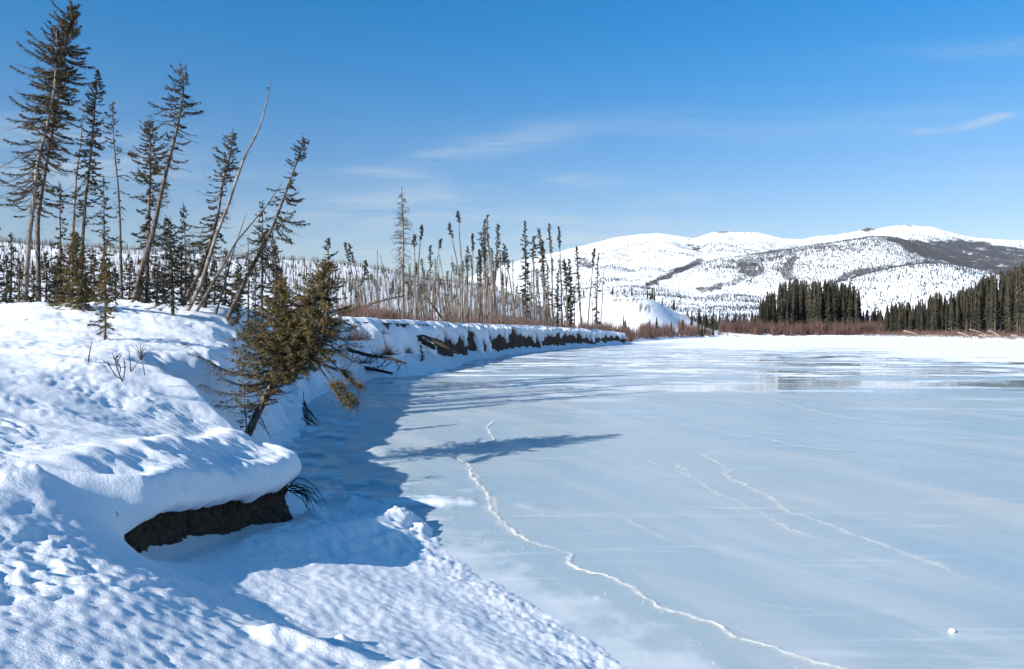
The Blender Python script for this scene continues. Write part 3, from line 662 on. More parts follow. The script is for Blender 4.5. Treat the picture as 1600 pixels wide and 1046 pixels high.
    # dead stubs below the crown
    for i in range(dead):
        t = g.uniform(.08, ct[0]+.25*(ct[-1]-ct[0])); az = g.uniform(0, 6.28); R = deadlen*(.3+g.random())
        f = np.linspace(0, 1, 4); bx = np.stack((np.cos(az)*R*f, np.sin(az)*R*f, R*(-.35*f-.25*f*f+g.normal(0, .12)*f)), -1)+at(np.array([t]))
        V, Q = tube(bx, np.maximum(.01, pxm*.14)*(1.1-f), 3); limbs.add(V, Q)
        for q in range(2):
            b0 = bx[2]*.6+bx[1+q]*.4; V, Q = tube(np.array((b0, b0+g.normal(0, .08, 3), b0+g.normal(0, .16, 3)+np.array((0, 0, -.05)))), (pxm*.1, pxm*.09, pxm*.05), 3); limbs.add(V, Q)
    lo = limbs.build('limbs', TWIG if (bark is None or bark is BARK) else TWIGGREY, root)
    if lo: lo['kind'] = 'stuff'
    if P_:
        p = np.vstack(P_); d = np.vstack(D_); L = np.concatenate(L_)
        V, Q = needle_tris(p, d, L, width, g, per=per, nl=nl); mesh('crown', V, Q, mat or NEEDLE, parent=root)
    return root

# -- the leaning trees of the near stand, from the left
spruce('spruce_tree', 'tall forked looking spruce at the far left whose pale trunk stands nearest the snow slope', [(38, 478), (44, 400), (50, 340), (62, 248), (78, 184), (88, 124), (90, 50)], 30, 12,
       [(.34, 26, .3), (.45, 40, .5), (.58, 50, .55), (.70, 42, .7), (.82, 34, .85), (.92, 24, .95), (1, 8, 1)], 480, 11, bark=BARKPALE, dead=26, tw=12, bias=.55, biasaz=math.pi, extra=((.62, 3.0, 75, .35, 0), (.55, 3.3, 60, -.2, .5), (.72, 2.9, 55, .15, .4)))
spruce('spruce_tree', 'tallest spruce at the far left with a thick bushy brown top leaning right', [(61, 457), (60, 350), (70, 278), (86, 189), (96, 124), (108, 60), (114, 15)], 33, 11,
       [(.34, 26, .35), (.48, 40, .55), (.58, 30, .4), (.66, 36, .8), (.78, 36, .97), (.9, 30, 1), (.97, 22, 1), (1, 12, 1)], 520, 12, dead=24, tw=13, clump=.3)
spruce('bare_snag', 'pale bare snag with peeling trunk standing left of the two slim dark spruces', [(112, 470), (115, 365), (120, 280), (128, 215), (130, 157)], 32, 8, [(.5, 10, 0), (1, 5, 0)], 26, 13, bark=BARKPALE, dead=34, cat='dead tree', deadlen=.8)
spruce('spruce_tree', 'slim dark spruce with pointed top directly right of the pale bare snag', [(126, 470), (132, 338), (139, 278), (147, 199), (154, 112)], 31, 9,
       [(.36, 24, .5), (.48, 30, .75), (.62, 27, .85), (.76, 23, .95), (.9, 15, 1), (1, 3, 1)], 330, 14, mat=NEEDLE, dead=18, clump=.3)
spruce('spruce_tree', 'thin dark spruce with a tuft on one side limb, mostly bare below', [(190, 460), (187, 323), (181, 248), (178, 200), (177, 161)], 30, 7,
       [(.42, 14, .3), (.6, 16, .35), (.75, 16, .6), (.84, 14, .95), (.94, 9, 1), (1, 4, 1)], 120, 15, dead=22, extra=((.745, .1, 30, .15, 2.6), (.64, .3, 34, -.1, .5)))
spruce('spruce_tree', 'short pointed spruce standing behind the two crossing pale trunks on the left', [(95, 470), (95, 380), (94, 288)], 34, 6,
       [(.15, 22, .6), (.45, 22, .8), (.7, 16, .9), (1, 2, 1)], 150, 16, clump=.3)
spruce('spruce_tree', 'slender spruce with layered limbs in front of the thin one-tufted spruce', [(163, 480), (163, 400), (163, 340), (163, 283)], 29, 6,
       [(.2, 22, .45), (.5, 24, .7), (.72, 18, .85), (1, 3, 1)], 170, 17)
spruce('spruce_tree', 'straight dark spruce with tiered drooping limbs behind the tall bent spruce', [(229, 470), (234, 323), (236, 248), (235, 192)], 34, 9,
       [(.12, 14, .3), (.28, 24, .5), (.42, 38, .7), (.55, 28, .75), (.7, 26, .85), (.85, 24, 1), (.95, 17, 1), (1, 6, 1)], 330, 18, dead=14, clump=.38)
spruce('spruce_tree', 'tall bent spruce leaning right with a ragged sparse crown and twisted tip', [(209, 472), (222, 420), (238, 368), (258, 278), (278, 199), (288, 140), (283, 102)], 29, 13,
       [(.42, 22, .35), (.56, 20, .4), (.66, 32, .55), (.76, 38, .65), (.86, 30, .8), (.95, 17, .6), (1, 8, .4)], 300, 19, dead=40, tw=11, extra=((.74, 3.0, 52, .1, .8), (.80, 3.2, 48, .05, .8)))
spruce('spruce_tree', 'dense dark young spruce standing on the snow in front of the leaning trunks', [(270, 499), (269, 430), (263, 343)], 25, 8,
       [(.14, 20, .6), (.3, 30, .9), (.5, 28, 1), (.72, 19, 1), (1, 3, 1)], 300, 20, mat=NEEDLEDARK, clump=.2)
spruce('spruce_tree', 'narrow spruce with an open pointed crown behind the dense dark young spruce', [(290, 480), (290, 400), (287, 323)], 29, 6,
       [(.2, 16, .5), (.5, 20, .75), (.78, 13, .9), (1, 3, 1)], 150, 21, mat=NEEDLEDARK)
spruce('spruce_tree', 'leaning spruce with a dark layered crown left of the long bare leaning pole', [(285, 476), (305, 440), (319, 408), (340, 341), (348, 290), (360, 245), (365, 212)], 29, 10,
       [(.18, 22, .4), (.34, 32, .6), (.52, 34, .8), (.66, 24, .7), (.8, 24, .95), (.92, 16, 1), (1, 8, 1)], 360, 22, dead=12, clump=.32, bias=.3, biasaz=math.pi)
spruce('bare_snag', 'long bare pale trunk leaning far to the right with a small wisp at its tip', [(302, 467), (315, 442), (336, 375), (357, 320), (382, 248), (407, 198), (424, 130)], 27, 10,
       [(.72, 4, 0), (.9, 6, .15), (1, 4, .3)], 46, 23, bark=BARKPALE, dead=52, cat='dead tree', deadlen=.22)
spruce('spruce_tree', 'strongly leaning spruce with hanging limbs and round tufted tip, rightmost of the tall leaners', [(365, 478), (390, 425), (411, 387), (432, 341), (454, 282), (468, 245), (477, 221)], 28, 11,
       [(.22, 24, .4), (.36, 40, .55), (.52, 46, .6), (.68, 36, .55), (.8, 28, .5), (.88, 16, .6), (.94, 14, 1), (1, 8, 1)], 330, 24, dead=14, droop=.8, tw=10)
spruce('spruce_tree', 'upright spruce with a blunt dark crown beside the strongly leaning spruce', [(409, 475), (410, 400), (411, 318)], 30, 8,
       [(.1, 24, .4), (.35, 30, .7), (.6, 24, .9), (.85, 16, 1), (1, 6, 1)], 230, 25, dead=10, mat=NEEDLEDARK)
spruce('bare_snag', 'thin curved dead trunk arching right through the upright spruce', [(323, 460), (348, 417), (368, 380), (390, 354), (418, 320), (441, 286)], 27, 7, [(.6, 10, 0), (1, 6, 0)], 26, 26, cat='dead tree', bark=BARKGREY, dead=26, deadlen=.4)
spruce('bare_snag', 'short bare leaning trunk with fine twigs crossing the thin curved dead trunk', [(345, 465), (355, 430), (366, 390), (386, 333)], 27.5, 5, [(.5, 12, 0), (1, 7, 0)], 30, 27, cat='dead tree', bark=BARKGREY, dead=26, deadlen=.5)
spruce('spruce_tree', 'small half-bare spruce with thin top standing left of the blunt crowned spruce', [(388, 488), (388, 430), (388, 366)], 27, 6, [(.15, 22, .5), (.5, 18, .4), (1, 3, .3)], 130, 28, dead=16)
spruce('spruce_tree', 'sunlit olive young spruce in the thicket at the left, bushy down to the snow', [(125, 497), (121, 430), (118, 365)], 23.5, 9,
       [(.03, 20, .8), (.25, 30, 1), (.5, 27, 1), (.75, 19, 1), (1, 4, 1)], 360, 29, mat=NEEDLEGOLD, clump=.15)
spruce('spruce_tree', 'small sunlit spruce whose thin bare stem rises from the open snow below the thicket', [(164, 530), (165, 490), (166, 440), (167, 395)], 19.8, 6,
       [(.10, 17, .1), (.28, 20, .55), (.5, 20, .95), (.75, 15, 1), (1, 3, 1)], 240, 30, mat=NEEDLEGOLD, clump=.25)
spruce('spruce_bush', 'low dark spruce bush at the left end of the thicket', [(88, 484), (89, 455), (90, 420)], 25, 8, [(.02, 24, .8), (.4, 22, .9), (1, 5, 1)], 200, 31, mat=NEEDLEDARK, cat='bush', clump=.2)
spruce('spruce_tree', 'short dark spruce behind the open snow at the left picture edge', [(17, 447), (18, 410), (18, 368)], 34, 6, [(.05, 14, .7), (.5, 15, .9), (1, 3, 1)], 120, 32, mat=NEEDLEDARK)
spruce('spruce_tree', 'thin dark spruce with a small open top, right of the blunt crowned spruce', [(512, 488), (513, 440), (514, 375)], 53, 5, [(.1, 18, .5), (.5, 16, .6), (.8, 14, .8), (1, 4, 1)], 140, 33, dead=8, mat=NEEDLEDARK)
for q, (bx_, by_, ty_, rp_, lab) in enumerate(((222, 482, 428, 18, 'low dark spruce bush at the foot of the tall bent spruce'), (245, 470, 405, 15, 'small dark spruce between the tall bent spruce and the dense young one'),
        (318, 468, 400, 14, 'small dark spruce at the foot of the long bare leaning pole'), (372, 475, 410, 20, 'bushy dark spruce at the foot of the strongly leaning spruce'), (430, 470, 385, 20, 'shaggy dark spruce low behind the two spruces over the bank'),
        (146, 472, 390, 16, 'dark spruce filling the middle of the left thicket'), (-6, 450, 340, 18, 'spruce cut by the left edge of the picture'))):
    spruce('spruce_tree', lab, [(bx_, by_), (bx_+1, (by_+ty_)/2), (bx_, ty_)], 28+q*.4+(9 if bx_ > 400 else 0), 6, [(.03, rp_, .7), (.35, rp_, .85), (.7, rp_*.6, .9), (1, 2, 1)], 150, 40+q, mat=NEEDLEDARK, clump=.3)

# -- the two spruces leaning out of the bank, grown together
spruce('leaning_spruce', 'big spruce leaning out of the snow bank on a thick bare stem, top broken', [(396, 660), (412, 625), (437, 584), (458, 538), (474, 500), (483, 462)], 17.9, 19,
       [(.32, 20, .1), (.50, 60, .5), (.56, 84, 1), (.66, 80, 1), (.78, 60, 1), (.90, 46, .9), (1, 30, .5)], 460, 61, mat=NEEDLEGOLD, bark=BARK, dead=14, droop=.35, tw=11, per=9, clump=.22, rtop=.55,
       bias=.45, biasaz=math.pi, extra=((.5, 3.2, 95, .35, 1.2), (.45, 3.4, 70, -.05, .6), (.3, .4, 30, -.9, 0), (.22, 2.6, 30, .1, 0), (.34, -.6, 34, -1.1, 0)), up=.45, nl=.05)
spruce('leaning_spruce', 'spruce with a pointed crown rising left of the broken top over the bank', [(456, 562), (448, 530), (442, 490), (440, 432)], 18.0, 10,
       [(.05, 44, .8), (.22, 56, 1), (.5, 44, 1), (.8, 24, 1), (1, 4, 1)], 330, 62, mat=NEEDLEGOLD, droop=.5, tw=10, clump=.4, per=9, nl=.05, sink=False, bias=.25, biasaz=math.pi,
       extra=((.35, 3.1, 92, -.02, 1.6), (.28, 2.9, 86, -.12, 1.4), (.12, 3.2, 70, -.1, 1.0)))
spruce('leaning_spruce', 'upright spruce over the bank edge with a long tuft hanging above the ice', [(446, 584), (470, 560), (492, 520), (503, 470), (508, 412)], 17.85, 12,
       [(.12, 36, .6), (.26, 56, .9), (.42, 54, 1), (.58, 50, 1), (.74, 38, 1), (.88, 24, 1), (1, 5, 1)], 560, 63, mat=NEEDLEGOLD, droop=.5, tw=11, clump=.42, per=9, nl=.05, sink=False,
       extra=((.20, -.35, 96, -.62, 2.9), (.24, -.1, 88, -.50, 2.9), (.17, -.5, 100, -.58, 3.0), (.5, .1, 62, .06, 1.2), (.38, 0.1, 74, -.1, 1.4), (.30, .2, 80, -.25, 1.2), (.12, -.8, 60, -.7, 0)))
for q, (bx_, by_, ty_, rp_) in enumerate(((30, 455, 405, 15), (52, 470, 418, 13), (72, 462, 395, 15), (108, 470, 392, 15), (180, 470, 420, 16), (202, 465, 400, 14), (255, 478, 420, 16), (300, 472, 415, 15), (335, 470, 408, 16), (352, 462, 392, 15), (398, 482, 420, 15), (10, 452, 400, 14), (90, 458, 400, 14), (160, 468, 405, 13), (215, 470, 430, 12), (322, 475, 430, 12), (372, 478, 425, 14), (432, 478, 415, 14), (283, 465, 380, 14), (135, 480, 430, 16))):
    o = spruce('spruce_tree', 'short bushy dark spruce filling the gaps at the feet of the leaning trees', [(bx_, by_), (bx_+1, (by_+ty_)/2), (bx_, ty_)], 30+(q*3 % 5)+(8 if bx_ > 410 else 0), 5, [(.03, rp_*1.35, .8), (.35, rp_*1.3, .95), (.7, rp_*.8, .95), (1, 2, 1)], 150, 440+q, mat=NEEDLEDARK if q % 3 else NEEDLE, clump=.3, per=7, group='short spruces at the feet of the leaning trees')
# -- the sparse burnt stand behind the cut bank: the ones that can be told apart
def snag(label, pxs, D, rpx=3.2, tuft=0, tr=7, t0=.8, seed=1, mat=None, dead=30, bark=None, dl_=.35, name='bare_snag', cat='dead tree', low=0):
    cr_l = [(t0, tr*.7, .6 if tuft else 0), ((t0+1)/2, tr, 1 if tuft else 0), (1, tr*.45, 1 if tuft else 0)]
    return spruce(name, label, pxs, D, rpx*1.5, cr_l, int((36*tuft+4)*(1 if t0 > .6 else 2)), seed, mat or NEEDLEDARK, bark or BARKGREY, dead=dead, per=6, tw=9, cat=cat, clump=.1, deadlen=dl_, rtop=.3)
snag('tall dead spruce with a pale trunk and fanned bare twigs, above the whole burnt stand', [(630, 497), (629, 440), (630, 380), (627, 292)], 70, 5.5, 0, 9, .75, 301, dead=0, bark=BARKPALE)
_t = col.objects[-1]
KEY = [ # label, pixels foot to top, distance, trunk px, tuft, tuft radius px, start of tuft
 ('left one of two snags with dark brushes leaning left, near end of the stand', [(562, 496), (553, 440), (539, 380)], 70, 2.6, 1, 5, .72),
 ('right one of two snags with dark brushes leaning left, near end of the stand', [(570, 496), (558, 430), (545, 382)], 71, 2.6, 1, 4, .75),
 ('short snag with a dark brush standing right of the two left-leaning ones', [(582, 496), (577, 450), (571, 408)], 76, 2.4, 1, 6, .7),
 ('thin bare spike just left of the tall dead spruce', [(590, 496), (590, 440), (590, 390)], 72, 2.2, 0, 4, .9),
 ('bare spike leaning left towards the thin upright one', [(610, 497), (602, 440), (594, 398)], 70, 2.2, 0, 4, .9),
 ('snag with a small dark tuft directly right of the tall dead spruce', [(650, 498), (649, 430), (647, 367)], 74, 2.6, 1, 5, .86),
 ('gently curved tufted snag, second right of the tall dead spruce', [(652, 498), (653, 430), (659, 352)], 73, 2.8, 1, 4, .84),
 ('snag leaning right with a short tuft between the curved one and the tall pair', [(674, 499), (680, 430), (689, 374)], 78, 2.6, 1, 3, .9),
 ('short bushy topped snag left of the right-leaning one', [(671, 499), (672, 440), (672, 385)], 80, 2.6, 1, 6, .66),
 ('snag leaning left, its top tuft bent, crossing the tallest pole of the stand', [(723, 502), (716, 424), (709, 385), (702, 349)], 84, 3, 1, 4, .86),
 ('tallest straight pole of the middle stand with a small tuft at the tip', [(722, 502), (722, 430), (719, 380), (716, 331)], 85, 3, 1, 4.5, .9),
 ('short snag with a dark club shaped top right of the tallest pole', [(730, 502), (731, 440), (731, 386)], 90, 2.6, 1, 5, .7),
 ('thin pole with a narrow brush at its tip standing alone between two groups', [(736, 502), (738, 430), (739, 366)], 92, 2.6, 1, 3.5, .82),
 ('thick topped snag at the left of the dense dark group', [(757, 503), (758, 420), (757, 345)], 96, 3.4, 1, 6, .6),
 ('highest snag of the dense dark group with a shaggy hooked top', [(775, 503), (768, 420), (763, 380), (761, 337)], 97, 3.4, 1, 6, .66),
 ('snag with a bent tuft on the left side of the dense dark group', [(760, 503), (758, 430), (751, 364)], 95, 3, 1, 6, .72),
 ('open branched snag at the right of the dense dark group', [(771, 503), (774, 430), (779, 352)], 99, 3, 1, 6, .55),
 ('snag slanting from upper left to lower right, bushy at its top', [(806, 504), (797, 440), (788, 384)], 98, 3, 1, 8, .7),
 ('short dark snag under the bent tuft of the dense group', [(750, 503), (750, 440), (749, 391)], 101, 2.6, 1, 6, .5),
 ('broom topped snag beside the green pointed spruce', [(834, 505), (834, 430), (833, 370)], 112, 3, 1, 8, .72),
 ('twin tufted snag with a straight trunk right of the green pointed spruce', [(853, 505), (848, 420), (842, 358)], 118, 3, 1, 4.5, .55),
 ('dark drooping snag close against the twin tufted one', [(850, 505), (849, 430), (848, 377)], 116, 3.4, 1, 6, .45),
 ('tall thin pole with a narrow dark tip seen against the white mountain', [(864, 506), (862, 420), (858, 350)], 122, 2.8, 1, 3.5, .72),
 ('second tall thin pole against the white mountain, its tip shorter', [(878, 507), (876, 420), (873, 355)], 126, 2.8, 1, 3, .78),
 ('dark snag with a drooping head left of the shaggy black spruce', [(886, 507), (885, 450), (882, 409)], 130, 3, 1, 6, .6),
 ('slender dark pole with short limbs all the way, left of the last two', [(908, 511), (904, 440), (900, 387)], 150, 3.2, 1, 5, .25),
 ('pale slanting pole near the tip of the cut bank', [(918, 512), (924, 440), (929, 389)], 158, 2.6, 1, 3, .8),
 ]
def behind(pxx, D): return max(D, float(np.interp(pxx, (543, 659, 706, 745, 798, 879, 955), (54, 72, 86, 97, 112, 140, 168)))*1.035+3.5)
for i, (lab, pxs, D, rp_, tf, tr_, t0) in enumerate(KEY):
    D = behind(pxs[0][0], D)+(i*7 % 5)
    snag(lab, pxs, D, rp_, tf, tr_, t0, 310+i, dead=22 if D < 90 else 14)
spruce('spruce_tree', 'living green spruce with a narrow pointed crown, the only full one in the burnt stand', [(822, 506), (821, 430), (820, 346)], behind(822, 112)+2, 4, [(.12, 5, .5), (.3, 9, .9), (.55, 9, 1), (.8, 6, 1), (1, 1, 1)], 170, 340, mat=NEEDLEDARK, per=6, tw=9, clump=.1)
spruce('spruce_tree', 'shaggy black spruce with a ragged column crown near the end of the cut bank', [(891, 508), (891, 450), (889, 405)], behind(891, 135)+2, 4, [(.05, 8, .8), (.4, 9, 1), (.8, 5, 1), (1, 1, 1)], 140, 341, mat=NEEDLEDARK, per=6, tw=9, clump=.2)
spruce('spruce_tree', 'sparse spruce with separate drooping limbs, last tree over the tip of the cut bank', [(932, 513), (933, 450), (935, 401)], behind(933, 162)+2, 4, [(.08, 8, .8), (.5, 7, .8), (.85, 4, .9), (1, 1, 1)], 90, 342, mat=NEEDLEDARK, per=6, tw=8, clump=.45)
spruce('spruce_tree', 'dark spruce with a narrow crown left of the shaggy black spruce', [(872, 507), (871, 460), (872, 425)], behind(872, 128)+2, 4, [(.05, 7, .7), (.5, 6, 1), (1, 1, 1)], 90, 343, mat=NEEDLEDARK, per=6, tw=8, clump=.2)
spruce('spruce_tree', 'dark spruce standing under the twin tufted snag', [(856, 507), (856, 450), (855, 412)], behind(856, 120)+2, 4, [(.05, 6, .7), (.5, 6, 1), (1, 1, 1)], 90, 344, mat=NEEDLEDARK, per=6, tw=8, clump=.2)
# fan of bare twigs on the tall dead spruce
def dead_fan(root, D, H, seed):
    g = np.random.default_rng(seed); fan = Tris()
    for i in range(150):
        t = g.uniform(.25, .985); az = g.uniform(0, 6.28); R = (.2+1.75*(1-t)**.6*(1 if t > .55 else .6))*(.6+.5*g.random())
        f = np.linspace(0, 1, 4); b0 = np.array((-.12*t, 0, H*t))
        bx = b0+np.stack((np.cos(az)*R*f, np.sin(az)*R*f, R*(.35-.5*(t < .6))*f-R*.35*f*f), -1)
        V, Q = tube(bx, np.array((.028, .024, .018, .01)), 3); fan.add(V, Q)
        for q in range(3):
            p_ = bx[1+q % 3]; V, Q = tube(np.array((p_, p_+g.normal(0, .11, 3), p_+g.normal(0, .2, 3))), (.014, .012, .007), 3); fan.add(V, Q)
    return fan.build('twig_fan', TWIG, root)
for o in col.objects:
    if o.get('label', '').startswith('tall dead spruce'): dead_fan(o, 70, 12.4, 5)

# -- the rest of the burnt stand: copies of a few poles
protos = []
for i in range(9):
    g = np.random.default_rng(700+i); H = 8.0; u = np.linspace(0, 1, 14); a, b_ = g.normal(0, .35, 2)
    T = np.stack((a*u+.12*vnoise(u*3, u*0+i, 5), b_*u, u*H), -1)
    V, Q = tube(T, .075*(1.05-u*.75), 5, i, .1); tm = mesh('trunk', V, Q, BARKGREY if i % 3 else BARKPALE, link=False)
    lb = Tris(); P_, D_, L_ = [], [], []
    for k in range(46):
        t = g.uniform(.15, .99); az = g.uniform(0, 6.28); R = g.uniform(.12, .55)*(1.1-t*.6); f = np.linspace(0, 1, 3)
        c0 = np.array([np.interp(t, u, T[:, j]) for j in range(3)])
        bx = c0+np.stack((np.cos(az)*R*f, np.sin(az)*R*f, R*(-.5*f)), -1); V, Q = tube(bx, (.014, .012, .006), 3); lb.add(V, Q)
    lm = lb.build('limbs', TWIGGREY, link=False); cm = None
    if i in (1, 3, 4, 6, 8):
        m = 90; t = g.uniform(.80 if i != 4 else .5, 1, m); c0 = np.stack([np.interp(t, u, T[:, j]) for j in range(3)], -1)
        d = g.normal(size=(m, 3)); d[:, 2] -= .3; d /= np.linalg.norm(d, axis=1)[:, None]
        V, Q = needle_tris(c0, d, g.uniform(.15, .42, m), .045, g, per=6, nl=.10); cm = mesh('crown', V, Q, NEEDLEDARK, link=False)
    protos.append((tm, lm, cm))
def place_pole(x, y, h, lean, label, group, pid, rz, width=1.0):
    z = gz_fast(x, y)
    r = bpy.data.objects.new('bare_snag', None); col.objects.link(r); r.location = (x, y, z-.2)
    r.rotation_euler = (lean[0], lean[1], rz); s_ = h/8.0; r.scale = (s_*width, s_*width, s_); tag(r, label, 'dead tree', group)
    for nm, me in zip(('trunk', 'limbs', 'crown'), protos[pid]):
        if me is None: continue
        c = bpy.data.objects.new(nm, me); col.objects.link(c); c.parent = r
g = np.random.default_rng(77)
cand = []
for i in range(5200):
    D = g.uniform(58, 185); pxx = g.uniform(520, 960); x = (pxx-CX)/F*D; cand.append((x, D, pxx))
cx_a = np.array([c[0] for c in cand]); cy_a = np.array([c[1] for c in cand]); cp_a = np.array([c[2] for c in cand])
zc, dfc, dlc = land(cx_a, cy_a, detail=False); ok = (dlc > 1.5) & (dlc < 45) & (dfc > 2)
cx_a, cy_a, cp_a, zc = cx_a[ok], cy_a[ok], cp_a[ok], zc[ok]
def gz_fast(x, y): return float(land(np.array([x]), np.array([y]), detail=False)[0][0])
NPOLE = 230
for i in range(NPOLE):
    x, y, pxx = cx_a[i], cy_a[i], cp_a[i]
    # height: mostly short of the tall ones; taller where the photograph's stand is tall
    toppx = np.interp(pxx, (520, 560, 600, 650, 700, 740, 770, 800, 850, 900, 960), (448, 440, 440, 430, 410, 410, 390, 420, 410, 425, 440))+g.uniform(-22, 52)
    zt = EYE+(HY-toppx)/F*y; h = max(2.2, zt-zc[i])
    pid = int(g.integers(0, 9)); place_pole(x, y, h, (g.normal(0, .03), g.normal(-.02, .06)), 'bare thin pole in the dense grey part of the burnt stand behind the cut bank', 'dead poles of the burnt stand', pid, g.uniform(0, 6.28), min(2.0, max(.7, y/85*8/h)))
# a few leaning and fallen ones
for lab, a, b_, D in (('dead trunk leaning across the stand from lower right to upper left behind the cut bank', (690, 497), (650, 445), 70), ('fallen thin trunk resting low across the near poles with brown twigs', (572, 478), (632, 462), 64)):
    T = np.array([P(*a, D), (P(*a, D)+P(*b_, D))/2+np.array((0, 0, .1)), P(*b_, D)]); r = empty('leaning_dead_tree', tuple(T[0])); tag(r, lab, 'dead tree')
    V, Q = tube(T-T[0], (.10, .08, .05), 6); mesh('trunk', V, Q, TWIG, parent=r)
    lb = Tris()
    for k in range(30):
        c0 = (T[2]-T[0])*g.random(); V, Q = tube(np.array((c0, c0+g.normal(0, .2, 3), c0+g.normal(0, .35, 3))), (.02, .016, .01), 3); lb.add(V, Q)
    lb.build('limbs', TWIG, r)

# -- the wooded hill on the left: tiny poles, one mesh
def poles(x, y, z, h, r, lean, seed):
    n = len(x); g = np.random.default_rng(seed); V = np.zeros((n, 6, 3)); a0 = g.uniform(0, 6.28, n); lx, ly = g.normal(0, lean, n)*h, g.normal(0, lean, n)*h
    for k in range(3):
        a = a0+k*2.094
        V[:, k] = np.stack((x+r*np.cos(a), y+r*np.sin(a), z-.2), -1); V[:, 3+k] = np.stack((x+lx+.45*r*np.cos(a), y+ly+.45*r*np.sin(a), z+h), -1)
    i = np.arange(n)[:, None]*6; Fc = np.concatenate([i+np.array(f) for f in ((0, 1, 4), (0, 4, 3), (1, 2, 5), (1, 5, 4), (2, 0, 3), (2, 3, 5), (3, 4, 5))])
    return V.reshape(-1, 3), Fc
n = 17000; pxx = g.uniform(-60, 900, n); D = 130+560*g.random(n)**.75; x = (pxx-CX)/F*D
z, df_, dl_ = land(x, D, detail=False); k = (df_ > 6) & (fbm(x/40, D/60, 141, 3) > -.15-.5*(D > 560)) & ((g.random(n) < .55) | (D > 590))
x, D, z = x[k], D[k], z[k]; V, Fc = poles(x, D, z, g.uniform(1.8, 5.5, len(x)), g.uniform(.05, .11, len(x))*np.sqrt(D/250), .05, 3)
o = mesh('hillside_poles', V, Fc, TWIGGREY); tag(o, 'thousands of thin grey dead poles on the snowy hill at the left', 'forest', kind='stuff')
n = 600; pxx = g.uniform(-60, 900, n); D = 200+450*g.random(n)**.6; x = (pxx-CX)/F*D; z, df_, _ = land(x, D, detail=False); k = (df_ > 6)
x, D, z = x[k], D[k], z[k]; V, Fc = spires(x, D, z, g.uniform(2.5, 6.5, len(x)), g.uniform(.35, .7, len(x)), 6)
o = mesh('hillside_spruces', V, Fc, NEEDLEFAR); tag(o, 'small dark spruces scattered over the snowy hill at the left', 'forest', kind='stuff')

# -- willow thickets: one mesh per thicket
def thicket(name, label, regions, n, mat, hr, seed, wd=.022, spread=.3):
    g = np.random.default_rng(seed); xs, ys = [], []
    for (x0, x1, D0, D1, wgt) in regions:
        m = int(n*wgt); pxx = g.uniform(x0, x1, m); D = g.uniform(D0, D1, m); xs.append((pxx-CX)/F*D); ys.append(D)
    x = np.concatenate(xs); y = np.concatenate(ys); z, df_, dl_ = land(x, y, detail=False)
    k = ((dl_ > .6) | (y > 200)) & (df_ > 1.2) & (fbm(x/4, y/7, seed, 3)+.25*fbm(x/1.3, y/3, seed+5, 2) > -.22)
    x, y, z = x[k], y[k], z[k]; m = len(x); h = g.uniform(*hr, m)*(1+.6*fbm(x/5, y/9, seed+1, 3)); a = g.uniform(0, 6.28, m); ln = np.abs(g.normal(0, spread, m))*h; w_ = wd*(.7+.6*g.random(m))*np.maximum(1, y/110)
    V = np.zeros((m, 6, 3)); b = g.uniform(0, 6.28, m)
    for q, (f, ww) in enumerate(((0, 1), (.55, .75), (1, .3))):
        cxx = x+np.cos(a)*ln*f**1.6; cyy = y+np.sin(a)*ln*f**1.6; czz = z+h*f-.05
        V[:, q*2] = np.stack((cxx-w_*ww*.5*np.cos(b), cyy-w_*ww*.5*np.sin(b), czz), -1); V[:, q*2+1] = np.stack((cxx+w_*ww*.5*np.cos(b), cyy+w_*ww*.5*np.sin(b), czz), -1)
    i = np.arange(m)[:, None]*6; Fc = np.concatenate([i+np.array(f) for f in ((0, 1, 3), (0, 3, 2), (2, 3, 5), (2, 5, 4))])
    o = mesh(name, V.reshape(-1, 3), Fc, mat); tag(o, label, 'shrubs', kind='stuff'); return o
thicket('willow_thicket', 'low reddish brown willow twigs along the top of the cut bank', [(530, 700, 56, 92, .3), (690, 965, 86, 182, .7)], 42000, WILLOW, (.5, 1.6), 151, .022)
thicket('willow_thicket', 'russet willow brush at the foot of the snowy bluff past the cut bank', [(905, 1000, 186, 240, .35), (1000, 1060, 225, 300, .35), (1060, 1140, 285, 352, .3)], 22000, WILLOWRED, (1.4, 3.6), 152, .03)
thicket('willow_thicket', 'wide red brown willow thicket in front of the far spruce clump', [(1125, 1380, 352, 392, 1)], 26000, WILLOWRED, (2.5, 6.0), 153, .035)
thicket('willow_thicket', 'thin line of brown willows along the far bank under the right hand wood', [(1340, 1620, 215, 380, 1)], 22000, WILLOWRED, (.8, 2.4), 154, .03)

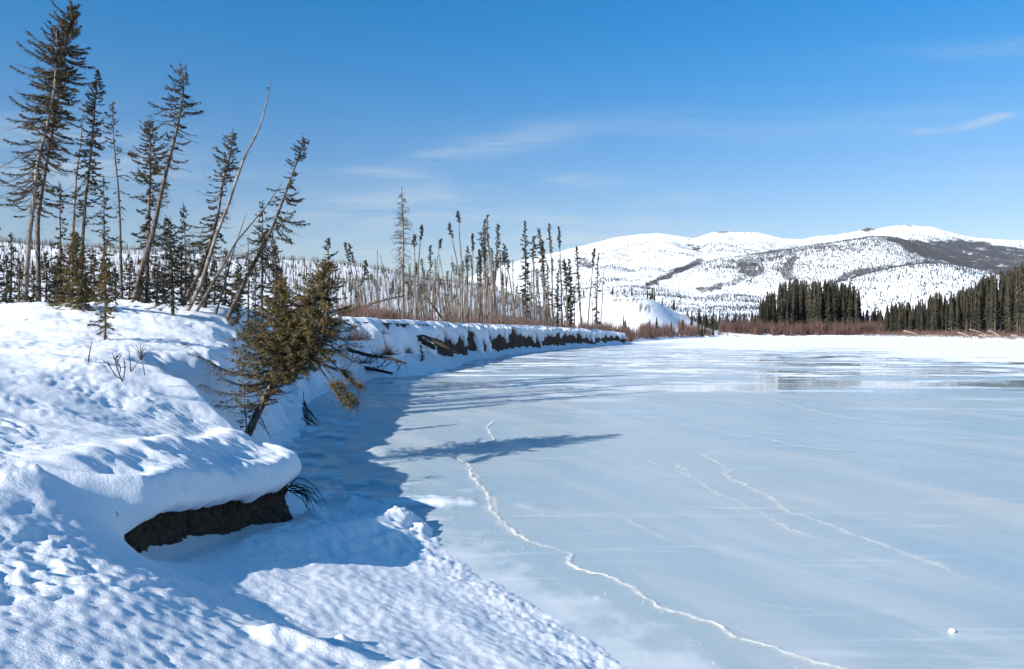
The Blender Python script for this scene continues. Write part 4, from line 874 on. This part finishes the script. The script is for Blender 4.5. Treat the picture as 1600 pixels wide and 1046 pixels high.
# -- dark spruce woods across the river
fp = []
for i in range(8):
    g2 = np.random.default_rng(900+i); H = 10.0; tri = Tris(); V, Q = tube(np.array(((0, 0, 0), (g2.normal(0, .1), 0, 5), (0, 0, 10.0))), (.14, .10, .03), 5)
    tm = mesh('trunk', V, Q, BARKGREY if i == 3 else BARK, link=False)
    Rm = g2.uniform(.75, 1.05); Vs, n0 = [], 0
    for k in range(330):
        t = g2.uniform(.10 if i % 2 else .22, 1)**.9; R = Rm*(1-t)**.72*(.55+.6*g2.random())*min(1, .45+t*2.2)+.08; az = g2.uniform(0, 6.28); zc_ = t*H
        tip = np.array((math.cos(az)*R, math.sin(az)*R, zc_-R*g2.uniform(.25, .75))); s_ = np.array((-math.sin(az), math.cos(az), 0))*R*g2.uniform(.16, .34)+.04
        c_ = tip*.5+np.array((0, 0, zc_))*.5+np.array((0, 0, .10)); r0_ = np.array((0, 0, zc_+.1))
        Vs += [r0_, c_-s_, tip, c_+s_, c_*1.0+np.array((0, 0, -.22-R*.25))]
        tri.F.append(np.array(((0, 1, 2), (0, 2, 3), (1, 4, 2), (4, 3, 2)))+n0); n0 += 5
    me = mesh('crown', np.array(Vs), np.vstack(tri.F), NEEDLEFAR, link=False); fp.append((tm, me))
def far_spruce(x, y, h, wide, label, group, pid, gg):
    z = gz_fast(x, y); r = bpy.data.objects.new('spruce_tree', None); col.objects.link(r); r.location = (x, y, z-.3); s_ = h/10
    r.scale = (s_*wide, s_*wide, s_); r.rotation_euler = (gg.normal(0, .012), gg.normal(0, .012), gg.uniform(0, 6.28)); tag(r, label, 'tree', group)
    for nm, me in zip(('trunk', 'crown'), fp[pid]):
        c = bpy.data.objects.new(nm, me); col.objects.link(c); c.parent = r
g = np.random.default_rng(31)
FILL = {'V': [], 'F': [], 'n': 0}
crowns = []
for tm_, cm_ in fp:
    v = np.zeros(len(cm_.vertices)*3, np.float32); cm_.vertices.foreach_get('co', v); q = np.zeros(len(cm_.polygons)*3, np.int32); cm_.loops.foreach_get('vertex_index', q); crowns.append((v.reshape(-1, 3), q.reshape(-1, 3)))
def wood(xs, tops, n, D0, D1, label, group, jit=9, wide=(1.15, 1.7), fill=0):
    for i in range(n+fill):
        pxx = xs[0]+(xs[-1]-xs[0])*(i+g.random())/n if (i % 3 and i < n) else g.uniform(xs[0], xs[-1])
        u_ = g.uniform(0, .7) if i < n else g.uniform(.5, 1)
        D = np.interp(pxx, xs, D0)+u_*(np.interp(pxx, xs, D1)-np.interp(pxx, xs, D0)); x = (pxx-CX)/F*D
        top = np.interp(pxx, xs, tops)+(abs(g.normal(0, jit)) if i % 3 else g.uniform(-4, 3)); z0 = gz_fast(x, D); h = max(EYE+(HY-top)/F*D-z0, 3)
        wd_ = g.uniform(*wide)*max(.75, min(1.3, 13/max(h, 6))); pid = int(g.integers(0, 8))
        if i < n: far_spruce(x, D, h, wd_, label, group, pid, g)
        else:
            v, q = crowns[pid]; s_ = h/10; a_ = g.uniform(0, 6.28); ca, sa = math.cos(a_), math.sin(a_)
            FILL['V'].append(np.stack(((v[:, 0]*ca-v[:, 1]*sa)*s_*wd_+x, (v[:, 0]*sa+v[:, 1]*ca)*s_*wd_+D, v[:, 2]*s_+z0-.3), -1)); FILL['F'].append(q+FILL['n']); FILL['n'] += len(v)
wood((1184, 1200, 1222, 1240, 1257, 1280, 1305, 1330, 1343), (474, 458, 440, 438, 436, 438, 437, 445, 452), 68, (372,)*9, (415,)*9, 'tall dark spruce in the dense clump standing alone before the white mountain', 'spruces of the lone clump', 7, fill=45)
wood((1345, 1380, 1400, 1430, 1459, 1490, 1515, 1527, 1546, 1560, 1580, 1600, 1625), (488, 480, 474, 474, 460, 456, 446, 438, 426, 424, 420, 410, 395), 118, (372, 368, 362, 350, 332, 315, 300, 290, 280, 268, 252, 236, 228), (430, 430, 425, 410, 390, 370, 350, 340, 330, 318, 300, 285, 275), 'dark spruce in the long wood rising to the right along the far bank', 'spruces of the right hand wood', fill=120)
wood((1085, 1120, 1184), (492, 488, 486), 28, (400,)*3, (470,)*3, 'small distant spruce in the row between the bluff and the lone clump', 'spruces in the distant row', 6)
wood((880, 960, 1060, 1125), (500, 492, 500, 505), 20, (205, 225, 290, 335), (250, 258, 310, 350), 'short spruce among the russet brush below the snowy bluff', 'short spruces below the bluff', 7, (.9, 1.3))
wood((900, 960, 1010, 1060, 1090, 1125), (449, 446, 449, 468, 484, 502), 22, (355,)*6, (390,)*6, 'little spruce on the crest of the snowy bluff', 'spruces on the bluff crest', 3, (.9, 1.3))
o = mesh('spruce_wood', np.vstack(FILL['V']), np.vstack(FILL['F']), NEEDLEFAR); tag(o, 'depth of the dark spruce woods behind their front rows across the river', 'wood', kind='stuff')
# ------------------------------------------------------------------ pressure cracks in the ice: low refrozen ridges
def mat_crack():
    m, t, b = newmat('crack_frost'); b.inputs['Base Color'].default_value = (.86, .84, .78, 1); b.inputs['Roughness'].default_value = .5
    a = attr(t, 'edge'); n = tnoise(t, 5, 5, (1, 1, 1), .7)
    f = M('MULTIPLY', a, M('ADD', ramp(t, n, .25, .62), .4, tree=t), tree=t, clamp=True)
    tr_ = t.nodes.new('ShaderNodeBsdfTransparent'); mx = t.nodes.new('ShaderNodeMixShader'); out = t.nodes['Material Output']
    t.links.new(f, mx.inputs[0]); t.links.new(tr_.outputs[0], mx.inputs[1]); t.links.new(b.outputs[0], mx.inputs[2]); t.links.new(mx.outputs[0], out.inputs[0]); return m
CRACK = mat_crack()
def ice_pt(px, py):
    D = EYE*F/(py-HY); return ((px-CX)/F*D, D)
def crack(pts, w0, amp, halo, seed):
    P2 = np.array(smooth_poly([ice_pt(*p) for p in pts], 10)); n = len(P2)
    seg = np.r_[0, np.cumsum(np.hypot(*np.diff(P2, axis=0).T))]; S_ = np.arange(0, seg[-1], .04)
    x = np.interp(S_, seg, P2[:, 0]); y = np.interp(S_, seg, P2[:, 1]); tx = np.gradient(x); ty = np.gradient(y); l = np.hypot(tx, ty)+1e-9; nx, ny = -ty/l, tx/l
    j = .07*fbm(S_/.55, S_*0+seed, seed, 4, .6); x = x+nx*j; y = y+ny*j
    wv = w0*(.55+.9*np.clip(.5+fbm(S_/.6, S_*0+seed+7, seed+1, 4), 0, 1.6)); fade = sst(0, 1.2, S_)*sst(seg[-1], seg[-1]-1.2, S_)
    cols = np.array((-1, -.55, -.2, 0, .2, .55, 1)); al = np.array((0, .12, .8, 1, .8, .12, 0)); rise = np.array((0, .1, .7, 1, .7, .1, 0))
    V = np.stack([np.stack((x+nx*c*wv*halo, y+ny*c*wv*halo, .016+.010*h+0*x), -1) for c, h in zip(cols*np.array((1, .6, .5, 1, .5, .6, 1)), rise)], 1)
    br = np.clip(.8+.7*fbm(S_/1.1, S_*0+seed+3, seed+2, 3), .3, 1.2)
    A_ = al[None, :]*(fade*amp*br)[:, None]
    o = mesh('ice_crack', V.reshape(-1, 3), grid_faces(len(S_), 7), CRACK, True, {'edge': A_}, parent=river); return o
crack([(776, 655), (762, 668), (770, 684), (768, 690), (735, 696), (708, 703), (714, 717), (733, 728), (738, 748), (758, 768), (768, 796), (790, 822), (815, 842), (850, 856), (890, 866), (889, 880), (920, 896), (960, 908),
       (1000, 928), (1018, 946), (1060, 960), (1108, 974), (1130, 990), (1170, 1004), (1240, 1026), (1300, 1044), (1380, 1075), (1450, 1110)], .085, .85, 2.0, 401)
crack([(718, 718), (742, 738), (748, 760), (775, 785), (775, 806), (798, 830), (850, 852)], .12, .35, 2.4, 402)
crack([(1075, 705), (1098, 712), (1136, 733), (1140, 748), (1178, 766), (1214, 784), (1222, 796), (1250, 806), (1296, 822), (1335, 838), (1372, 850), (1420, 868), (1480, 892), (1550, 925)], .13, .5, 2.4, 403)
crack([(1035, 716), (1070, 735), (1110, 766), (1170, 793), (1230, 826), (1280, 843), (1340, 852), (1390, 852)], .13, .34, 2.4, 404)
crack([(1088, 617), (1150, 618), (1210, 626), (1280, 645), (1370, 660), (1480, 664)], .16, .55, 2.0, 405)
crack([(830, 642), (870, 648), (935, 656), (1010, 664)], .10, .4, 2.0, 406)
crack([(900, 700), (960, 715), (1010, 722), (1075, 745), (1120, 770)], .08, .3, 2.0, 407)
crack([(960, 800), (1010, 830), (1060, 850), (1150, 868), (1260, 905)], .10, .22, 2.5, 408)
crack([(1100, 680), (1180, 684), (1260, 700), (1370, 707)], .12, .5, 2.2, 409)
crack([(1110, 940), (1200, 948), (1300, 962), (1420, 980)], .10, .16, 2.5, 410)
crack([(640, 836), (730, 843), (850, 858)], .08, .3, 2.0, 411)

def lump(name, loc, r, mat, seed, sq=(1, 1, 1), nz=.35, parent=None):
    V = []; n = 14; m = 20
    for i in range(n+1):
        ph = math.pi*i/n
        for j_ in range(m):
            a = 6.2832*j_/m; V.append((math.sin(ph)*math.cos(a), math.sin(ph)*math.sin(a), math.cos(ph)))
    V = np.array(V); k = 1+nz*fbm(V[:, 0]*1.6+seed+V[:, 2], V[:, 1]*1.6-V[:, 2]*1.3, seed, 4, .6)
    k = k.reshape(n+1, m); k[0] = k[0].mean(); k[-1] = k[-1].mean(); V = V*k.reshape(-1)[:, None]*np.array(sq)*r
    i_ = np.arange((n+1)*m).reshape(n+1, m); i2 = np.roll(i_, -1, 1); Fc = np.stack((i_[:-1], i_[1:], i2[1:], i2[:-1]), -1).reshape(-1, 4)
    o = mesh(name, V, Fc, mat, True, parent=parent); o.location = loc; return o
x, y = ice_pt(1490, 990)
tag(lump('ice_chunk', (x, y, .02), .032, SNOW, 12, (1.1, .9, .8), .5), 'small white lump of ice alone on the smooth river ice at the lower right', 'ice chunk')
# snow humps frozen in at the foot of the bank
g = np.random.default_rng(9)

# ------------------------------------------------------------------ twigs and roots near the camera
def twig_tree(name, label, cat, base, stems, mat, r0, part='stem'):
    root = empty(name, tuple(base)); tag(root, label, cat)
    for st in stems:
        Pn = np.array(smooth_poly(st, 4)) if len(st) > 2 else np.array(st, float)
        V, Q = tube(Pn-np.array(base), np.linspace(r0, r0*.35, len(Pn)), 5); mesh(part, V, Q, mat, parent=root)
    return root
def PX(D, *pts): return [P(a, b, D+dd) for a, b, dd in pts]
def grow(p0, d, L, n, g, spread, depth, out):
    p = np.array(p0, float); pts = [p.copy()]; d = np.array(d, float); d /= np.linalg.norm(d)
    for i in range(n):
        d = d+g.normal(0, .13, 3); d /= np.linalg.norm(d); p = p+d*L/n; pts.append(p.copy())
    out.append(pts)
    if depth:
        for i in range(1, n):
            if g.random() < .8: grow(pts[i], d+g.normal(0, spread, 3), L*.5, 3, g, spread, depth-1, out)
# bare sticks and twiggy shrubs on the open snow
g = np.random.default_rng(21)
b0 = P(136, 578, 14); twig_tree('dry_stick', 'single upright dead stick on the open snow, split at its foot', 'stick', b0, [PX(14, (136, 580, 0), (139, 556, 0), (143.4, 534, 0)), PX(14, (135, 579, 0), (132, 570, .02), (134, 560, .0))], TWIG, .018)
b0 = P(191, 595, 13); out = [PX(13, (191, 597, 0), (184, 580, .05), (180, 565, 0), (175, 551, 0)), PX(13, (191, 596, 0), (194, 584, 0), (196, 573, .1)), PX(13, (188, 592, 0), (181, 588, 0), (176, 580, -.05)), PX(13, (186, 585, 0), (188, 575, .0), (183, 562, .1))]
ex = []
for st in out: grow(st[1], np.array(st[-1])-np.array(st[1]), .32, 4, g, .55, 1, ex)
twig_tree('twiggy_shrub', 'low forked brown shrub nearest the camera among the twigs on the snow', 'shrub', b0, out+ex, TWIG, .011)
b0 = P(204, 580, 13.6); twig_tree('twiggy_shrub', 'short curved twig between the forked shrub and the fan shaped one', 'shrub', b0, [PX(13.6, (204, 581, 0), (210, 574, 0), (215.5, 565, 0)), PX(13.6, (204, 580, 0), (203, 565, 0), (201, 548, 0))], TWIG, .012)
b0 = P(226, 585, 13.4); out = [PX(13.4, (226, 587, 0), (223, 570, 0), (219, 556, 0))]; ex = []
for a, b_ in ((206, 540), (212, 538), (219, 536), (228, 543), (234, 555), (236, 549), (210, 552), (224, 540)): ex.append([P(219+g.uniform(-1, 3), 556+g.uniform(-3, 8), 13.4), P((219+a)/2, (556+b_)/2-1, 13.4+g.uniform(-.2, .2)), P(a, b_, 13.4+g.uniform(-.3, .3))])
twig_tree('twiggy_shrub', 'small shrub spreading like a fan above one crooked stem on the snow', 'shrub', b0, out+ex, TWIG, .010)
b0 = P(252, 578, 13.8); twig_tree('dry_stalks', 'pair of thin reddish stalks on the snow right of the fan shaped shrub', 'stalks', b0, [PX(13.8, (251, 579, 0), (252, 560, 0)), PX(13.8, (254, 579, 0), (255, 568, 0))], WILLOW, .007)
b0 = P(43, 500, 21); twig_tree('dry_stick', 'short dark twig on the snow at the left near the pale trunk', 'stick', b0, [PX(21, (42, 506, 0), (43, 497, 0)), PX(21, (43, 506, 0), (46, 500, 0)), PX(21, (42, 505, 0), (39, 499, 0))], TWIG, .02)
# roots at the right end of the hollow
b0 = P(463, 752, 12.5); rt = []
for k in range(13):
    a = g.uniform(0, 1); e = P(470+g.uniform(0, 42)*(1-a*.4), 800-g.uniform(0, 25), 12.6+g.uniform(-.2, .3)); s_ = P(460+g.uniform(-12, 6), 756+g.uniform(0, 14), 12.55); mid = (s_+e)/2+np.array((.05, 0, .12*g.random())); rt.append([s_, mid, e])
rt.append([P(446, 768, 12.4), P(464, 748, 12.4), P(484, 755, 12.4), P(497, 768, 12.4), P(510, 788, 12.4)]); rt.append([P(455, 765, 12.4), P(470, 762, 12.4), P(486, 764, 12.4), P(500, 786, 12.5)])
twig_tree('root_tangle', 'tangle of thin dark roots arching out at the right end of the hollow', 'roots', b0, rt, ROOT, .011, 'root')
def hit(px, py, D0=8.0, D1=60.0):
    D = np.linspace(D0, D1, 900); z = land((px-CX)/F*D, D, detail=False)[0]; ray = EYE+(HY-py)/F*D; k = int(np.argmax(z >= ray)); return float(D[k])
DR = hit(482, 668); b0 = P(474, 622, DR); rt = []
for k in range(16):
    a = k/15; s_ = P(473+g.uniform(-2, 4), 625+30*g.random(), DR); e = P(478+g.uniform(0, 26), 662+g.uniform(0, 10), DR-.15); rt.append([s_, (s_+e)/2+np.array((g.uniform(0, .08), 0, -.06)), e])
rt.append([P(474, 612, DR), P(475, 640, DR-.05), P(480, 672, DR-.15)])
twig_tree('root_tangle', 'hanging dark roots on the snow edge under the upright spruce', 'roots', b0, rt, ROOT, .016, 'root')
hr_ = Tris()
for k in range(70):
    y_ = g.uniform(8.0, 12.7); lx_ = np.interp(y_, LIPT[:, 0], LIPT[:, 1])-.10; lz_ = np.interp(y_, LIPT[:, 0], LIPT[:, 2])+.02; L_r = g.uniform(.06, .30)
    p0 = np.array((lx_, y_, lz_)); p1 = p0+np.array((g.normal(0, .03), g.normal(0, .05), -L_r*.5)); p2 = p1+np.array((g.normal(.02, .04), g.normal(0, .08), -L_r*.5))
    V, Q = tube(np.array((p0, p1, p2)), (.006, .005, .002), 4); hr_.add(V, Q)
o = hr_.build('hanging_roots', ROOT, so_); o['kind'] = 'stuff'
def log(label, pts, D, r, mat, twigs=0, seed=0, name='fallen_log'):
    T = np.array([P(a, b, D+dd) for a, b, dd in pts]); root = empty(name, tuple(T[0])); tag(root, label, 'log'); T = T-T[0]
    sp_ = np.array(smooth_poly(T, 6)) if len(T) > 2 else np.linspace(T[0], T[1], 10)
    V, Q = tube(sp_, np.linspace(r, r*.5, len(sp_)), 7, seed+3, .2); mesh('trunk', V, Q, mat, parent=root)
    if twigs:
        gg = np.random.default_rng(seed); lb = Tris()
        for k in range(twigs):
            i = int(gg.integers(1, len(sp_)-1)); e = sp_[i]+gg.normal(0, r*4, 3)+np.array((0, 0, -r*1.5)); V, Q = tube(np.array((sp_[i], (sp_[i]+e)/2+gg.normal(0, r, 3), e)), (r*.2, r*.14, r*.07), 4); lb.add(V, Q)
        o = lb.build('limbs', mat, root); o['kind'] = 'stuff'
    return root
log('dark log sloping down from the bank to rest on the ice below the brushy one', [(535, 570, 1), (575, 576, 0), (613, 584, -1)], 54, .17, ROOT, 14, 1)
log('dark brushy log lying on the bank slope above the lower log', [(542, 546, 1), (578, 556, .3), (604, 559, 0), (634, 568, -.8)], 51, .13, ROOT, 46, 2)
log('short pale log lying in the dark slumped patch of the bank', [(661, 528, 0), (678, 538, -.8)], 66, .13, DRIFT, 0, 3)
log('short dark stick of wood in the snow beside the bare stem of the leaning spruce', [(379, 636, 0), (388, 638, 0), (397, 640, 0)], 16.6, .028, ROOT, 3, 4)
log('thin dark branch lying half buried on the snow left of the small bare stemmed spruce', [(137, 508, 0), (150, 508, 0), (160, 511, 0)], 20.5, .03, ROOT, 10, 5)
# slumped soil blocks and brush clumps
for i, (lab, a, b_, D, r) in enumerate((('long dark block of slumped soil lying diagonally on the near part of the cut bank', (616, 516), (692, 542), 67, .62),
      ('low brown clod on the snow just past the tip of the cut bank', (977, 531), (988, 532), 186, .9), ('dark earth lump on the white shore in front of the willow thicket', (1233, 529), (1247, 529), 335, .8))):
    p0, p1 = P(*a, D), P(*b_, D); c = (p0+p1)/2; L = np.linalg.norm(p1-p0); o = lump('soil_clod', tuple(c), 1, SOIL, 20+i, (max(L/2, r), r*.8, r*.55), .8)
    d = p1-p0; o.rotation_euler = (0, -math.atan2(d[2], d[0]), 0); tag(o, lab, 'soil clod')
def brush(lab, px, py, D, r, n, mat, seed, h=1.0):
    gg = np.random.default_rng(seed); c = P(px, py, D); c[2] = max(c[2], ground_z(c[0], c[1])); root = empty('dry_brush', tuple(c)); tag(root, lab, 'shrub'); t_ = Tris()
    for k in range(n):
        p0 = np.array((gg.normal(0, r*.35), gg.normal(0, r*.35), -.1)); d = gg.normal(0, 1, 3); d[2] = abs(d[2])*h; d /= np.linalg.norm(d); p1 = p0+d*r*.6; p2 = p1+(d+gg.normal(0, .5, 3))*r*.5
        V, Q = tube(np.array((p0, p1, p2)), (.012, .009, .004), 3); t_.add(V, Q)
    o = t_.build('twigs', mat, root); o['kind'] = 'stuff'
brush('dark brush tangle on the shaded bank slope above the brushy log', 606, 553, 53, .75, 150, ROOT, 1)
brush('reddish brush tangle in the shaded slope right of the upright spruce', 558, 530, 50, .95, 170, WILLOWRED, 2)
brush('small brown brush tuft sticking from the snow below the slumped soil', 636, 550, 62, .5, 90, WILLOW, 3)
brush('brown brush hanging on the snow slope left of the slumped soil', 590, 520, 58, .8, 70, WILLOW, 4)
brush('thin dry brush on the snow slope between the two lying logs', 570, 566, 51, .8, 60, TWIG, 5)
spruce('spruce_tree', 'tiny spruce growing at the foot of the shaded bank slope beside the ice', [(660, 566), (659, 556), (657, 541)], 63, 4, [(.1, 7, .8), (.5, 6, 1), (1, 1, 1)], 60, 600, mat=NEEDLEDARK, per=6, clump=.1)
spruce('spruce_branch', 'dark spruce branch lying out over the snow left of the two leaning spruces', [(392, 545), (372, 525), (355, 508)], 16.8, 4, [(.1, 14, .9), (.5, 16, 1), (1, 12, 1)], 60, 601, mat=NEEDLEGOLD, cat='branch', clump=.1, droop=.1)
# driftwood along the right-hand bank
dw = [('pale driftwood pole tilted up on the far bank', (1412, 517), (1440, 526), 240, .22), ('driftwood log with an upturned end left of the big wood pile', (1497, 520), (1520, 528), 225, .25), ('driftwood log lying level under the tall spruces', (1530, 524), (1560, 527), 222, .22),
      ('pale driftwood root end rising at the right', (1545, 517), (1566, 528), 218, .22), ('thin driftwood pole crossing the wood pile', (1515, 515), (1549, 526), 224, .14), ('small driftwood stick on the white shore', (1450, 524), (1476, 527), 236, .15), ('driftwood stub at the right picture edge', (1580, 524), (1598, 529), 214, .22),
      ('snow covered drift log in front of the lone clump', (1146, 525), (1160, 528), 338, .3), ('drift log on the white bar before the thicket', (1270, 528), (1290, 530), 325, .3)]
for i, (lab, a, b_, D, r) in enumerate(dw): log(lab, [(a[0], a[1], 0), ((a[0]+b_[0])/2, (a[1]+b_[1])/2-1, 0), (b_[0], b_[1]+1, 0)], D, r, DRIFT, 8, 50+i, 'driftwood_log')
snowl = Tris()
for i in range(90):
    pxx = g.uniform(1060, 1600) if i % 2 else g.uniform(1380, 1600); D = float(np.interp(pxx, (1060, 1340, 1600), (330, 330, 206)))+g.uniform(-6, 10); x = (pxx-CX)/F*D
    m = 10; a = np.linspace(0, 6.2832, m, endpoint=False); r = g.uniform(.4, 1.6); h = g.uniform(.15, .6); z0 = gz_fast(x, D)-.15
    rr_ = r*(1+.3*g.normal(size=m)*.5); V = np.concatenate((np.stack((x+rr_*np.cos(a)*1.5, D+rr_*np.sin(a), np.full(m, z0)), -1), np.stack((x+rr_*.6*np.cos(a)*1.5, D+rr_*.6*np.sin(a), z0+h*(.8+.3*g.random(m))), -1), np.array([[x, D, z0+h*1.15]])))
    k = np.arange(m); k2 = (k+1) % m; snowl.add(V, np.concatenate((np.stack((k, k2, m+k2), -1), np.stack((k, m+k2, m+k), -1), np.stack((m+k, m+k2, np.full(m, 2*m)), -1))))
o = snowl.build('shore_snow_lumps', SNOW, smooth=True); tag(o, 'small humps of snow strewn along the far shore', 'snow', kind='stuff')

# ------------------------------------------------------------------ the air
hz = 1010; V = np.array([(x_, y_, z_) for x_ in (-3500, 7500) for y_ in (-1500, 9200) for z_ in (-70, hz)], float)
o = mesh('haze', V, np.array([(0, 1, 3, 2), (4, 6, 7, 5), (0, 4, 5, 1), (2, 3, 7, 6), (0, 2, 6, 4), (1, 5, 7, 3)])); o['kind'] = 'stuff'; o['label'] = 'thin pale blue air between the camera and the mountains'
m = bpy.data.materials.new('haze_air'); m.use_nodes = True; t = m.node_tree; t.nodes.remove(t.nodes['Principled BSDF']); pv = t.nodes.new('ShaderNodeVolumePrincipled')
pv.inputs['Color'].default_value = (.80, .88, 1, 1); pv.inputs['Density'].default_value = 1.6e-5; pv.inputs['Anisotropy'].default_value = .0
t.links.new(pv.outputs[0], t.nodes['Material Output'].inputs['Volume']); o.data.materials.append(m)
